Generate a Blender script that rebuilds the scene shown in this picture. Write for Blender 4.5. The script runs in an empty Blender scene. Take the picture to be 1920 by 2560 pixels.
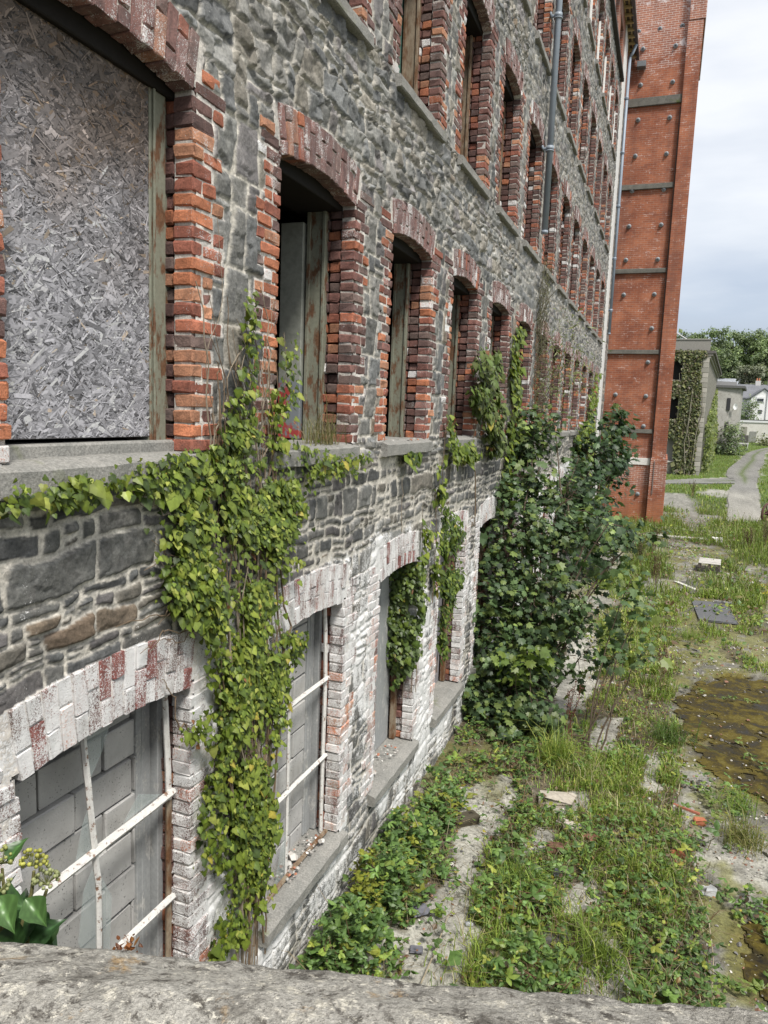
import bpy, math, random
import numpy as np
from mathutils import Matrix, Vector
C = bpy.context.scene.collection
S = bpy.context.scene
# ------------------------------------------------------------------ camera, sky, sun, exposure
cam_d = bpy.data.cameras.new('camera'); cam = bpy.data.objects.new('camera', cam_d); C.objects.link(cam)
cam_d.sensor_fit = 'VERTICAL'; cam_d.sensor_height = 36; cam_d.lens = 26.176
cam_d.clip_start = 0.05; cam_d.clip_end = 3000
YAW, PITCH, ROLL = -0.354181, -0.1306204, 0.0381470
_f = Vector((math.sin(YAW)*math.cos(PITCH), math.cos(YAW)*math.cos(PITCH), math.sin(PITCH)))
_r = _f.cross(Vector((0, 0, 1))).normalized(); _u = _r.cross(_f)
_r2 = math.cos(ROLL)*_r + math.sin(ROLL)*_u; _u2 = -math.sin(ROLL)*_r + math.cos(ROLL)*_u
M = Matrix((_r2, _u2, -_f)).transposed().to_4x4(); M.translation = Vector((2.4, 0, 4.35))
cam.matrix_world = M
S.camera = cam
S.view_settings.view_transform = 'Standard'; S.view_settings.look = 'None'
S.view_settings.exposure = 0.74; S.view_settings.gamma = 1
SUN_EL, SUN_AZ = math.radians(56), math.radians(136)       # from the open yard side, a little behind the camera
w = bpy.data.worlds.new('World'); S.world = w; w.use_nodes = True
nt = w.node_tree; nt.nodes.clear(); N = nt.nodes.new; LK = nt.links.new
out = N('ShaderNodeOutputWorld'); bg1 = N('ShaderNodeBackground'); bg2 = N('ShaderNodeBackground'); mx = N('ShaderNodeMixShader')
sky = N('ShaderNodeTexSky'); sky.sky_type = 'NISHITA'; sky.sun_disc = False
sky.sun_elevation = SUN_EL; sky.sun_rotation = SUN_AZ; sky.air_density = 1.2; sky.dust_density = 2
LK(sky.outputs[0], bg1.inputs[0]); bg1.inputs[1].default_value = 0.11
tc = N('ShaderNodeTexCoord'); mp = N('ShaderNodeMapping'); mp.inputs['Scale'].default_value = (1.6, 1.6, 6.5); mp.inputs['Location'].default_value = (0.7, 0.2, 0.55)
LK(tc.outputs['Generated'], mp.inputs[0])
n1 = N('ShaderNodeTexNoise'); n1.inputs['Scale'].default_value = 1.5; n1.inputs['Detail'].default_value = 7; n1.inputs['Roughness'].default_value = .5
LK(mp.outputs[0], n1.inputs['Vector'])
sp = N('ShaderNodeSeparateXYZ'); LK(tc.outputs['Generated'], sp.inputs[0])
# cloud deck: bright white higher up, blue-grey banks lower down
zr = N('ShaderNodeMapRange'); zr.inputs[1].default_value = .03; zr.inputs[2].default_value = .42; zr.inputs[3].default_value = -.26; zr.inputs[4].default_value = .42
LK(sp.outputs[2], zr.inputs[0])
ad = N('ShaderNodeMath'); ad.operation = 'ADD'; LK(n1.outputs[0], ad.inputs[0]); LK(zr.outputs[0], ad.inputs[1])
cr = N('ShaderNodeValToRGB'); e = cr.color_ramp.elements
e[0].position = .22; e[0].color = (.36, .395, .475, 1); e[1].position = .84; e[1].color = (.86, .865, .875, 1)
q = e.new(.46); q.color = (.455, .51, .615, 1)
LK(ad.outputs[0], cr.inputs[0]); LK(cr.outputs[0], bg2.inputs[0]); bg2.inputs[1].default_value = .76
mx.inputs[0].default_value = .82
LK(bg1.outputs[0], mx.inputs[1]); LK(bg2.outputs[0], mx.inputs[2]); LK(mx.outputs[0], out.inputs[0])
sd = bpy.data.lights.new('sun', 'SUN'); sd.energy = 2.8; sd.angle = math.radians(12); sd.color = (1, .96, .9)
sun = bpy.data.objects.new('sun', sd); C.objects.link(sun)
_sv = Vector((math.sin(SUN_AZ)*math.cos(SUN_EL), math.cos(SUN_AZ)*math.cos(SUN_EL), math.sin(SUN_EL)))
sun.rotation_euler = _sv.to_track_quat('Z', 'Y').to_euler(); sun.location = (20, -20, 40)

# ------------------------------------------------------------------ helpers
def tag(o, label=None, cat=None, group=None, kind=None):
    for k, v in (('label', label), ('category', cat), ('group', group), ('kind', kind)):
        if v: o[k] = v
    return o
def empty(name, loc=(0, 0, 0), label=None, cat=None, group=None):
    o = bpy.data.objects.new(name, None); C.objects.link(o); o.location = loc
    return tag(o, label, cat, group)
def mesh(name, V, F, mat, parent=None, col=None, smooth=False, loc=None):
    """V (n,3); F list of int arrays (m,k); col (n,4)"""
    V = np.asarray(V, dtype=np.float32)
    F = [np.asarray(f, dtype=np.int32) for f in (F if isinstance(F, list) else [F]) if len(f)]
    me = bpy.data.meshes.new(name)
    me.vertices.add(len(V)); me.vertices.foreach_set('co', V.ravel())
    nl = sum(f.size for f in F); me.loops.add(nl)
    me.loops.foreach_set('vertex_index', np.concatenate([f.ravel() for f in F]))
    tot = np.concatenate([np.full(len(f), f.shape[1], np.int32) for f in F])
    st = np.concatenate([[0], np.cumsum(tot)[:-1]]).astype(np.int32)
    me.polygons.add(len(tot)); me.polygons.foreach_set('loop_start', st)
    me.polygons.foreach_set('use_smooth', np.full(len(tot), bool(smooth)))
    me.update(calc_edges=True)
    if col is not None:
        a = me.color_attributes.new('Col', 'FLOAT_COLOR', 'POINT')
        a.data.foreach_set('color', np.asarray(col, dtype=np.float32).ravel())
    me.validate()
    o = bpy.data.objects.new(name, me); C.objects.link(o)
    if mat: me.materials.append(mat)
    if parent: o.parent = parent
    if loc is not None: o.location = loc
    return o
class MB:
    def __init__(s): s.V = []; s.F = []; s.C = []; s.n = 0
    def add(s, V, F, col=(1, 1, 1, 0)):
        V = np.asarray(V, float); F = F if isinstance(F, list) else [F]
        for f in F:
            if len(f): s.F.append(np.asarray(f, int) + s.n)
        s.V.append(V); c = np.asarray(col, float)
        s.C.append(np.broadcast_to(c, (len(V), 4)) if c.ndim == 1 else c); s.n += len(V)
        return s
    def build(s, name, mat, parent=None, smooth=False, loc=None):
        if not s.V: return None
        by = {}
        for f in s.F: by.setdefault(f.shape[1], []).append(f)
        return mesh(name, np.concatenate(s.V), [np.concatenate(v) for v in by.values()], mat, parent, np.concatenate(s.C), smooth, loc)
def _cham():
    V = []; idx = {}
    for sx in (-1, 1):
        for sy in (-1, 1):
            for sz in (-1, 1):
                for a in range(3): idx[(sx, sy, sz, a)] = len(V); V.append((sx, sy, sz, a))
    Q = []; T = []
    for a in range(3):
        b, c = [k for k in range(3) if k != a]
        for s_ in (-1, 1):
            f = []
            for (p, q_) in ((-1, -1), (1, -1), (1, 1), (-1, 1)):
                s3 = [0, 0, 0]; s3[a] = s_; s3[b] = p; s3[c] = q_; f.append(idx[(*s3, a)])
            Q.append((f, (a, s_)))
        for p in (-1, 1):
            for q_ in (-1, 1):
                s3 = [0, 0, 0]; s3[b] = p; s3[c] = q_
                lo = list(s3); lo[a] = -1; hi = list(s3); hi[a] = 1
                Q.append(([idx[(*lo, b)], idx[(*hi, b)], idx[(*hi, c)], idx[(*lo, c)]], None))
    for sx in (-1, 1):
        for sy in (-1, 1):
            for sz in (-1, 1): T.append([idx[(sx, sy, sz, a)] for a in range(3)])
    P = np.array([[v[k]*(1.0 if k == v[3] else .8) for k in range(3)] for v in V])
    def ori(f):
        p = P[f]; n = np.cross(p[1]-p[0], p[2]-p[0])
        return f if n @ p.mean(0) > 0 else f[::-1]
    return np.array(V), np.array([ori(f) for f, _ in Q]), np.array([ori(f) for f in T])
_CV, _CQ, _CT = _cham()
def bricks(mb, cen, half, ang, col, bev=.005, jit=.0015, rng=np.random.default_rng(0), axis=0):
    """many chamfered boxes at once; ang = rotation about x (axis 0) or z (axis 2)"""
    cen = np.asarray(cen, float); half = np.asarray(half, float); n = len(cen)
    if not n: return
    ang = np.broadcast_to(np.asarray(ang, float), (n,))
    sg = _CV[:, :3].astype(float); ax = _CV[:, 3]
    ins = np.ones((24, 3)); ins[np.arange(24), ax] = 0
    L = sg[None]*(half[:, None, :]-ins[None]*np.minimum(bev, half.min(1)*.5)[:, None, None])
    L = L+rng.normal(0, jit, L.shape)
    c, s_ = np.cos(ang)[:, None], np.sin(ang)[:, None]
    if axis == 0: L = np.stack([L[..., 0], c*L[..., 1]-s_*L[..., 2], s_*L[..., 1]+c*L[..., 2]], -1)
    else: L = np.stack([c*L[..., 0]-s_*L[..., 1], s_*L[..., 0]+c*L[..., 1], L[..., 2]], -1)
    V = (L+cen[:, None]).reshape(-1, 3); o = (np.arange(n)*24)[:, None, None]
    col = np.broadcast_to(np.asarray(col, float), (n, 4))
    mb.add(V, [(_CQ[None]+o).reshape(-1, 4), (_CT[None]+o).reshape(-1, 3)], np.repeat(col, 24, 0))
def box(mb, lo, hi, col=(1, 1, 1, 0), bev=.006, jit=0, rng=np.random.default_rng(1), ang=0, axis=0):
    lo = np.array(lo, float); hi = np.array(hi, float)
    bricks(mb, [(lo+hi)/2], [(hi-lo)/2], ang, col, bev, jit, rng, axis)
def tube(mb, path, r0, r1=None, col=(1, 1, 1, 0), k=5, cap=True):
    P = np.asarray(path, float); n = len(P); r1 = r0 if r1 is None else r1
    T = np.gradient(P, axis=0); T /= np.linalg.norm(T, axis=1)[:, None]+1e-9
    a = np.array([0, 0, 1.0]) if abs(T[0][2]) < .9 else np.array([1.0, 0, 0])
    A = np.cross(T, a); A /= np.linalg.norm(A, axis=1)[:, None]+1e-9; B = np.cross(T, A)
    th = np.arange(k)/k*2*np.pi; r = np.linspace(r0, r1, n)
    V = P[:, None]+r[:, None, None]*(np.cos(th)[None, :, None]*A[:, None]+np.sin(th)[None, :, None]*B[:, None])
    i = np.arange(n-1)[:, None]*k; j = np.arange(k)[None]; j2 = (j+1) % k
    F = [np.stack([i+j, i+j2, i+k+j2, i+k+j], -1).reshape(-1, 4)]
    V = V.reshape(-1, 3)
    if cap:
        V = np.concatenate([V, P[:1], P[-1:]]); b = n*k
        F.append(np.concatenate([np.stack([np.full(k, b), j2[0], j[0]], -1), np.stack([np.full(k, b+1), (n-1)*k+j[0], (n-1)*k+j2[0]], -1)]))
    mb.add(V, F, col)
def curve(p0, p1, rng, n=6, wob=.05, sag=0):
    t = np.linspace(0, 1, n)[:, None]; P = np.array(p0)*(1-t)+np.array(p1)*t
    P = P+np.cumsum(rng.normal(0, wob/np.sqrt(n), (n, 3)), 0)*np.sin(t*np.pi*.999)
    P[:, 2] += sag*np.sin(t[:, 0]*np.pi); return P
def frames(nrm, tip):
    n = nrm/np.linalg.norm(nrm, axis=1)[:, None]
    t = tip-(tip*n).sum(1)[:, None]*n; t /= np.linalg.norm(t, axis=1)[:, None]+1e-9
    return np.stack([np.cross(t, n), t, n], -1)            # columns: across, along, normal
def leaves(mb, tpl, pos, nrm, tip, size, col, vein=None):
    """tpl = (verts, faces); one leaf per row"""
    V0, F0 = tpl; R = frames(np.asarray(nrm, float), np.asarray(tip, float)); n = len(pos)
    V = np.einsum('nij,kj->nki', R, V0)*np.asarray(size)[:, None, None]+np.asarray(pos)[:, None]
    F = [(np.array(f)[None]+(np.arange(n)*len(V0))[:, None, None]).reshape(-1, len(f[0])) for f in F0]
    cv = np.repeat(np.asarray(col, float), len(V0), 0)
    if vein is not None: cv = cv*np.concatenate([np.tile(vein, n)[:, None]*np.ones((1, 3)), np.ones((len(cv), 1))], 1)
    mb.add(V.reshape(-1, 3), F, cv)
def fan(outline, cen=(0, .38, 0), lift=.10):
    o = [(x, y, -abs(x)*lift*2-(.25*max(0, y-.5)**2)) for x, y in outline]
    V = np.array([cen]+o, float); k = len(o)
    return V, [[(0, i+1, (i+1) % k+1) for i in range(k)]]
IVY = fan([(0, 0), (.3, -.1), (.52, .18), (.36, .38), (.3, .6), (0, 1), (-.3, .6), (-.36, .38), (-.52, .18), (-.3, -.1)])
SYC = fan([(0, 0), (.3, -.06), (.38, .14), (.62, .3), (.4, .46), (.46, .78), (.2, .66), (0, 1), (-.2, .66), (-.46, .78), (-.4, .46), (-.62, .3), (-.38, .14), (-.3, -.06)])
OVAL = fan([(0, 0), (.2, .15), (.32, .45), (.2, .75), (0, 1), (-.2, .75), (-.32, .45), (-.2, .15)], (0, .45, .05), .18)
LANCE = (np.array([(0, 0, 0), (.1, .45, -.04), (0, 1, -.12), (-.1, .45, -.04), (0, .45, .02)], float), [[(0, 1, 4), (1, 2, 4), (2, 3, 4), (3, 0, 4)]])
DIAM = (np.array([(0, 0, 0), (.38, .5, -.1), (0, 1, -.06), (-.38, .5, -.1)], float), [[(0, 1, 2), (0, 2, 3)]])
def unit(rng, n):
    v = rng.normal(0, 1, (n, 3)); return v/np.linalg.norm(v, axis=1)[:, None]
def mixcol(rng, n, cols, var=.15, p=None):
    c = np.array(cols, float)[rng.choice(len(cols), n, p=p)]*np.exp(rng.normal(0, var, (n, 1)))
    return np.concatenate([np.clip(c, 0, 1), np.zeros((n, 1))], 1)
def inpoly(P, poly):
    x, y = P[:, 0], P[:, 1]; r = np.zeros(len(P), bool); q_ = np.array(poly); j = len(q_)-1
    for i in range(len(q_)):
        xi, yi = q_[i]; xj, yj = q_[j]
        r ^= ((yi > y) != (yj > y)) & (x < (xj-xi)*(y-yi)/(yj-yi+1e-12)+xi); j = i
    return r
def h2(i, j, s=0):
    i = np.asarray(i).astype(np.int64); j = np.asarray(j).astype(np.int64)
    h = (i*374761393+j*668265263+s*974634777) & 0xffffffff
    h = ((h ^ (h >> 13))*1274126177) & 0xffffffff; h = ((h ^ (h >> 16))*2246822519) & 0xffffffff
    return ((h ^ (h >> 15)) & 0xffffff)/float(0xffffff)
def vn(x, y, s=0):
    i = np.floor(x); j = np.floor(y); f = x-i; g = y-j; f = f*f*(3-2*f); g = g*g*(3-2*g)
    return (h2(i, j, s)*(1-f)+h2(i+1, j, s)*f)*(1-g)+(h2(i, j+1, s)*(1-f)+h2(i+1, j+1, s)*f)*g
def fbm(x, y, s=0, o=4):
    r = 0; a = .5; t = 0
    for k in range(o): r = r+a*vn(x*2**k, y*2**k, s+k*17); t += a; a *= .5
    return r/t
def sstep(a, b, x):
    t = np.clip((x-a)/(b-a), 0, 1); return t*t*(3-2*t)

# ------------------------------------------------------------------ materials
class NT:
    def __init__(s, name):
        s.m = bpy.data.materials.new(name); s.m.use_nodes = True; s.t = s.m.node_tree; s.t.nodes.clear()
        s.o = s.n('ShaderNodeOutputMaterial'); s.b = s.n('ShaderNodeBsdfPrincipled'); s.l(s.b.outputs[0], s.o.inputs[0])
        s.tc = s.n('ShaderNodeTexCoord').outputs['Object']
    def n(s, t): return s.t.nodes.new(t)
    def l(s, a, b): s.t.links.new(a, b)
    def setv(s, i, v):
        if hasattr(v, 'type') and hasattr(v, 'is_linked'): s.l(v, i)
        elif isinstance(v, (tuple, list)) and len(v) == 3 and i.type == 'RGBA': i.default_value = (*v, 1)
        else: i.default_value = v
    def noise(s, sc, det=5, ro=.6, vec=None, dist=0):
        n = s.n('ShaderNodeTexNoise'); s.l(vec or s.tc, n.inputs['Vector'])
        n.inputs['Scale'].default_value = sc; n.inputs['Detail'].default_value = det; n.inputs['Roughness'].default_value = ro; n.inputs['Distortion'].default_value = dist
        return n.outputs[0]
    def scaled(s, v):
        n = s.n('ShaderNodeMapping'); s.l(s.tc, n.inputs[0]); n.inputs['Scale'].default_value = v; return n.outputs[0]
    def math(s, op, a, b=0., clamp=False):
        n = s.n('ShaderNodeMath'); n.operation = op; n.use_clamp = clamp; s.setv(n.inputs[0], a); s.setv(n.inputs[1], b); return n.outputs[0]
    def rng(s, x, a, b, c=0., d=1.):
        n = s.n('ShaderNodeMapRange'); s.setv(n.inputs[0], x)
        for k, v in ((1, a), (2, b), (3, c), (4, d)): s.setv(n.inputs[k], v)
        return n.outputs[0]
    def mix(s, f, a, b, mode='MIX'):
        n = s.n('ShaderNodeMix'); n.data_type = 'RGBA'; n.blend_type = mode; s.setv(n.inputs[0], f); s.setv(n.inputs[6], a); s.setv(n.inputs[7], b); return n.outputs[2]
    def attr(s):
        n = s.n('ShaderNodeAttribute'); n.attribute_name = 'Col'; return n.outputs['Color'], n.outputs['Alpha']
    def ramp(s, f, stops):
        n = s.n('ShaderNodeValToRGB'); s.setv(n.inputs[0], f); e = n.color_ramp.elements
        while len(e) < len(stops): e.new(.5)
        for k, (p, c) in enumerate(stops): e[k].position = p; e[k].color = (*c, 1)
        return n.outputs[0]
    def bump(s, h, strength=.5, dist=.01, nrm=None):
        n = s.n('ShaderNodeBump'); n.inputs['Strength'].default_value = strength; n.inputs['Distance'].default_value = dist
        s.l(h, n.inputs['Height'])
        if nrm: s.l(nrm, n.inputs['Normal'])
        return n.outputs[0]
    def done(s, col, rough=.8, nrm=None, metal=0., spec=.3):
        s.setv(s.b.inputs['Base Color'], col); s.setv(s.b.inputs['Roughness'], rough)
        s.b.inputs['Metallic'].default_value = metal; s.b.inputs['Specular IOR Level'].default_value = spec
        if nrm: s.l(nrm, s.b.inputs['Normal'])
        return s.m
def m_masonry(name, white=(.78, .78, .77), detail=1.0):
    """base colour from the mesh; alpha = how much limewash is left on it, broken up by wear"""
    t = NT(name); c, a = t.attr()
    n1 = t.noise(14, 6, .7); n2 = t.noise(60*detail, 4, .7); n3 = t.noise(2.2, 4, .6)
    c = t.mix(1, c, t.ramp(n1, [(.25, (.52, .53, .54)), (.75, (1.36, 1.33, 1.29))]), 'MULTIPLY'); c = t.mix(t.rng(t.noise(5, 6, .75, dist=.4), .56, .70, 0, .45), c, (.09, .08, .075))
    c = t.mix(1, c, t.ramp(n2, [(.3, (.66, .66, .66)), (.7, (1.28, 1.28, 1.28))]), 'MULTIPLY')
    n4 = t.noise(1, 6, .68, t.scaled((13, 13, 3.5)))
    n5 = t.noise(120*detail, 3, .7)
    f = t.math('SUBTRACT', a, t.math('ADD', t.math('ADD', t.math('MULTIPLY', t.rng(n4, .3, .7), .46), t.math('MULTIPLY', t.rng(n2, .3, .7), .42)), t.math('MULTIPLY', t.rng(n5, .3, .7), .40)))
    f = t.math('ADD', f, t.math('MULTIPLY', t.math('SUBTRACT', t.noise(3.2, 4, .6), .5), .9))
    f = t.rng(f, -.06, .12)
    f = t.math('MULTIPLY', f, t.rng(n3, .2, .8, .86, 1.0))
    gr = t.noise(1, 6, .65, t.scaled((5, 5, 1.3))); wh = t.mix(t.rng(gr, .52, .80), white, (.40, .39, .36)); c = t.mix(f, c, t.mix(n1, wh, t.mix(.3, wh, (.3, .3, .3))))
    b = t.bump(n2, .75, .006, t.bump(n1, .55, .012))
    return t.done(c, .88, b)
def m_leaf(name, rough=.45, trans=.28):
    t = NT(name); c, a = t.attr(); n = t.noise(40, 2)
    c = t.mix(1, c, t.ramp(n, [(.3, (.85, .85, .85)), (.7, (1.15, 1.15, 1.1))]), 'MULTIPLY')
    t.done(c, rough, None, 0, .4)
    tr = t.n('ShaderNodeBsdfTranslucent'); t.l(t.mix(1, c, (1.0, 1.15, .5), 'MULTIPLY'), tr.inputs[0])
    m = t.n('ShaderNodeMixShader'); m.inputs[0].default_value = trans
    t.l(t.b.outputs[0], m.inputs[1]); t.l(tr.outputs[0], m.inputs[2]); t.l(m.outputs[0], t.o.inputs[0])
    return t.m
def m_attr(name, rough=.8, sc=30, amp=.25, bump=.3, metal=0, spec=.3, dist=.004):
    t = NT(name); c, a = t.attr(); n = t.noise(sc, 6, .65)
    c = t.mix(1, c, t.ramp(n, [(.25, (1-amp,)*3), (.75, (1+amp,)*3)]), 'MULTIPLY')
    return t.done(c, rough, t.bump(n, bump, dist), metal, spec)
def m_peel(name, paint, under, sc=18, lo=.48, hi=.56, stretch=(1, 1, .35), rough=.6):
    """old paint flaking off what is underneath"""
    t = NT(name); n = t.noise(1, 7, .7, t.scaled(tuple(sc*x for x in stretch))); n2 = t.noise(45, 4)
    f = t.rng(n, lo, hi)
    c = t.mix(f, paint, t.mix(t.rng(n2, .35, .65), under, tuple(x*.5 for x in under)))
    c = t.mix(1, c, t.ramp(n2, [(.2, (.8,)*3), (.8, (1.15,)*3)]), 'MULTIPLY')
    return t.done(c, rough, t.bump(t.math('SUBTRACT', n2, f), .35, .004))
def m_stone(name, c1, c2, sc=6, spots=None, bump=.6, rough=.9, fine=70, moss=None):
    t = NT(name); n = t.noise(sc, 8, .7); n2 = t.noise(fine, 4, .7); n3 = t.noise(sc*.45, 5, .6, dist=.6)
    c = t.mix(t.rng(n, .3, .7), c1, c2)
    if spots:
        for (sa, lo, hi, cc) in spots: c = t.mix(t.rng(t.noise(sa, 6, .72, dist=.3), lo, hi), c, cc)
    c = t.mix(1, c, t.ramp(n2, [(.28, (.6,)*3), (.72, (1.35,)*3)]), 'MULTIPLY')
    if moss: c = t.mix(t.rng(n3, moss[0], moss[1]), c, moss[2])
    return t.done(c, rough, t.bump(n2, bump, .006, t.bump(n, bump, .02)))
M_WALL = m_masonry('rubble stone and limewash'); M_BRICK = m_masonry('old brick', detail=1.6)
M_SILL = m_stone('weathered granite sill', (.30, .29, .265), (.20, .20, .185), 5, None, .7, moss=(.62, .75, (.13, .15, .05)))
M_LEAF = m_leaf('leaf'); M_BARK = m_attr('bark', .9, 25, .35)
M_PLAIN = m_attr('weathered surface', .8, 20, .22, .35)
M_DARK = m_stone('shade dark interior', (.018, .017, .016), (.035, .032, .03), 3)  # near-black colour stands in for the shade inside the rooms
M_OLIVE = m_peel('flaking olive paint', (.21, .215, .165), (.19, .10, .055), 16, .50, .58)
M_RUSTY = m_peel('rusted steel frame', (.26, .21, .15), (.17, .085, .04), 12, .42, .6)
M_WHITEBAR = m_peel('flaking white paint on rust', (.66, .65, .62), (.30, .17, .11), 26, .57, .63, (1, 1, 1))
M_GREYPAINT = m_peel('flaking grey paint', (.30, .31, .31), (.55, .55, .53), 10, .55, .60, (1, 1, .5))
M_PIPE = m_attr('grey pipe', .45, 8, .1, .05, 0, .5)
# ------------------------------------------------------------------ the mill
mill = empty('stone_mill', (0, 15, 0), 'long derelict grey rubble stone mill wall with storeys of red brick arched windows', 'mill')
def rel(o):                      # parts are modelled in world coordinates, parent sits at (0,15,0)
    o.location = (0, -15, 0); return o
NC = 13
RIGHT = [3.42, 5.58]+[7.62+2.04*k for k in range(11)]
WID = [1.19, 1.21]+[1.17]*11
SILLZ = [.72, 4.10, 7.24, 10.38, 13.45, 16.35]
HGT = [2.05, 1.84, 1.84, 1.86, 1.72, 1.15]
RISE = [.05, .065, .08, .08, .08, .08]
RING = [.34, .30, .31, .31, .30, .26]
YEND, ZTOP = 31.6, 18.15
BH = .08
def win(r, c):
    R = RIGHT[c]; return R-WID[c], R, SILLZ[r], SILLZ[r]+HGT[r]
def exists(r, c): return True
def tooth(r, c, side, n):
    g = np.random.default_rng(1000*r+50*c+side); o = []; s_ = int(g.integers(2))
    while len(o) < n+8:
        o += [.30 if s_ else .20]*int(g.integers(1, 4)); s_ = 1-s_
    return np.array(o[:n+8])+g.normal(0, .012, n+8)
def arch(r, c):
    W = WID[c]/2; k = RISE[r]; R = (W*W+k*k)/(2*k); return R, SILLZ[r]+HGT[r]+k-R, math.asin(W/R)

# --- rubble face as a real height field: every stone is its own lump between recessed joints
def voro(u, v, seed, jit, p, merge):
    cj = np.floor(v); d1 = np.full(u.shape, 9.); d2 = np.full(u.shape, 9.); iid = np.zeros(u.shape, np.int64); su = np.zeros_like(u); sv = np.zeros_like(u)
    for dj in (-1, 0, 1):
        j = cj+dj; off = .5*(j % 2)+.4*h2(j, j*0+3, seed); ci = np.floor(u-off)
        for di in (-1, 0, 1):
            i = ci+di; a = h2(i, j, seed+1); b = h2(i, j, seed+2)
            pu = i+off+.5+jit*(a-.5); pv = j+.5+jit*(b-.5)
            mg = h2(i, j, seed+3) < merge; k = ((i-mg)*7919+j*104729).astype(np.int64)
            d = (np.abs(u-pu)**p+np.abs(v-pv)**p)**(1/p)
            same = k == iid; cl = d < d1
            d2 = np.where(cl & ~same, d1, np.where(~cl & ~same & (d < d2), d, d2))
            su = np.where(cl, pu, su); sv = np.where(cl, pv, sv)
            iid = np.where(cl, k, iid); d1 = np.where(cl, d, d1)
    return (d2-d1)*.5, iid, u-su, v-sv
def brick_zone(Y, Z):
    """True where brick dressings replace the rubble; second: hole"""
    bz = np.zeros(Y.shape, bool); hole = np.zeros(Y.shape, bool)
    for r in range(6):
        for c in range(NC):
            L, R, z0, zs = win(r, c)
            m = (Y > L-.75) & (Y < R+.75) & (Z > z0-.3) & (Z < zs+.9)
            if not m.any(): continue
            y = Y[m]; z = Z[m]; n = int(HGT[r]/BH)+1
            row = np.clip(((z-z0)/BH).astype(int), 0, n+4)
            tl = tooth(r, c, 0, n)[row]; tr = tooth(r, c, 1, n)[row]
            AR, az, al = arch(r, c); yc = (L+R)/2; rad = np.hypot(y-yc, z-az); th = np.abs(np.arctan2(y-yc, z-az))
            b = (z > z0) & (z < zs+.16) & (y > L-tl) & (y < R+tr)
            b |= (rad < AR+RING[r]) & (th < al+.02) & (z > zs-.1)
            h = (y > L-.05) & (y < R+.05) & (z > z0-.05) & (rad < AR+.05)
            bz[m] |= b; hole[m] |= h
    return bz, hole
class Course:
    """roughly coursed rubble: rows of uneven height, each cut into stones of uneven length, some split into two thin stones"""
    def __init__(c, seed, h0, h1, l0, l1, split):
        g = np.random.default_rng(seed); c.seed = seed; c.split = split
        hs = h0+(h1-h0)*g.random(400)**1.3; c.zb = np.concatenate([[0], np.cumsum(hs)])-.6; c.n = len(hs)
        key = []; c.off = 1000.
        for r in range(c.n):
            ln = (l0+(l1-l0)*g.random(420)**1.5)*(.6+.55*hs[r]/h1); b = np.cumsum(ln)-5-g.random()*.4; b = b[b < 40]; key.append(r*c.off+b)
        c.key = np.concatenate(key)
    def __call__(c, y, z):
        r = np.clip(np.searchsorted(c.zb, z)-1, 0, c.n-1); k = np.clip(np.searchsorted(c.key, r*c.off+y)-1, 0, len(c.key)-2)
        y0 = c.key[k]-r*c.off; y1 = np.minimum(c.key[k+1]-r*c.off, y0+1); z0, z1 = c.zb[r], c.zb[r+1]
        sl = (h2(k, k*0, c.seed+1)-.5)*.5; sr = (h2(k+1, k*0, c.seed+1)-.5)*.5; zm = (z0+z1)/2    # leaning perpends
        dl = y-y0-sl*(z-zm); dr = y1-y+sr*(z-zm); iid = k.astype(np.int64)*4
        sp = h2(k, k*0, c.seed+2) < c.split; fr = z0+(z1-z0)*(.35+.3*h2(k, k*0, c.seed+3))+(h2(k, k*0, c.seed+4)-.5)*.25*(y-(y0+y1)/2)
        up = sp & (z > fr); zz0 = np.where(up, fr, z0); zz1 = np.where(sp & ~up, fr, z1); iid = iid+up
        dt = zz1-z; db = z-zz0; a = np.minimum(dl, dr); b = np.minimum(dt, db); t = .016
        e_ = np.minimum(a, b)-np.maximum(0, t-np.abs(a-b))**2/(4*t)                                # rounded corners
        return e_, iid, (y-(y0+y1)/2), (z-(zz0+zz1)/2)
CRS = {0: Course(11, .055, .23, .10, .46, .32), 1: Course(23, .16, .36, .13, .30, .12), 2: Course(37, .085, .23, .10, .40, .25)}
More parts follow.
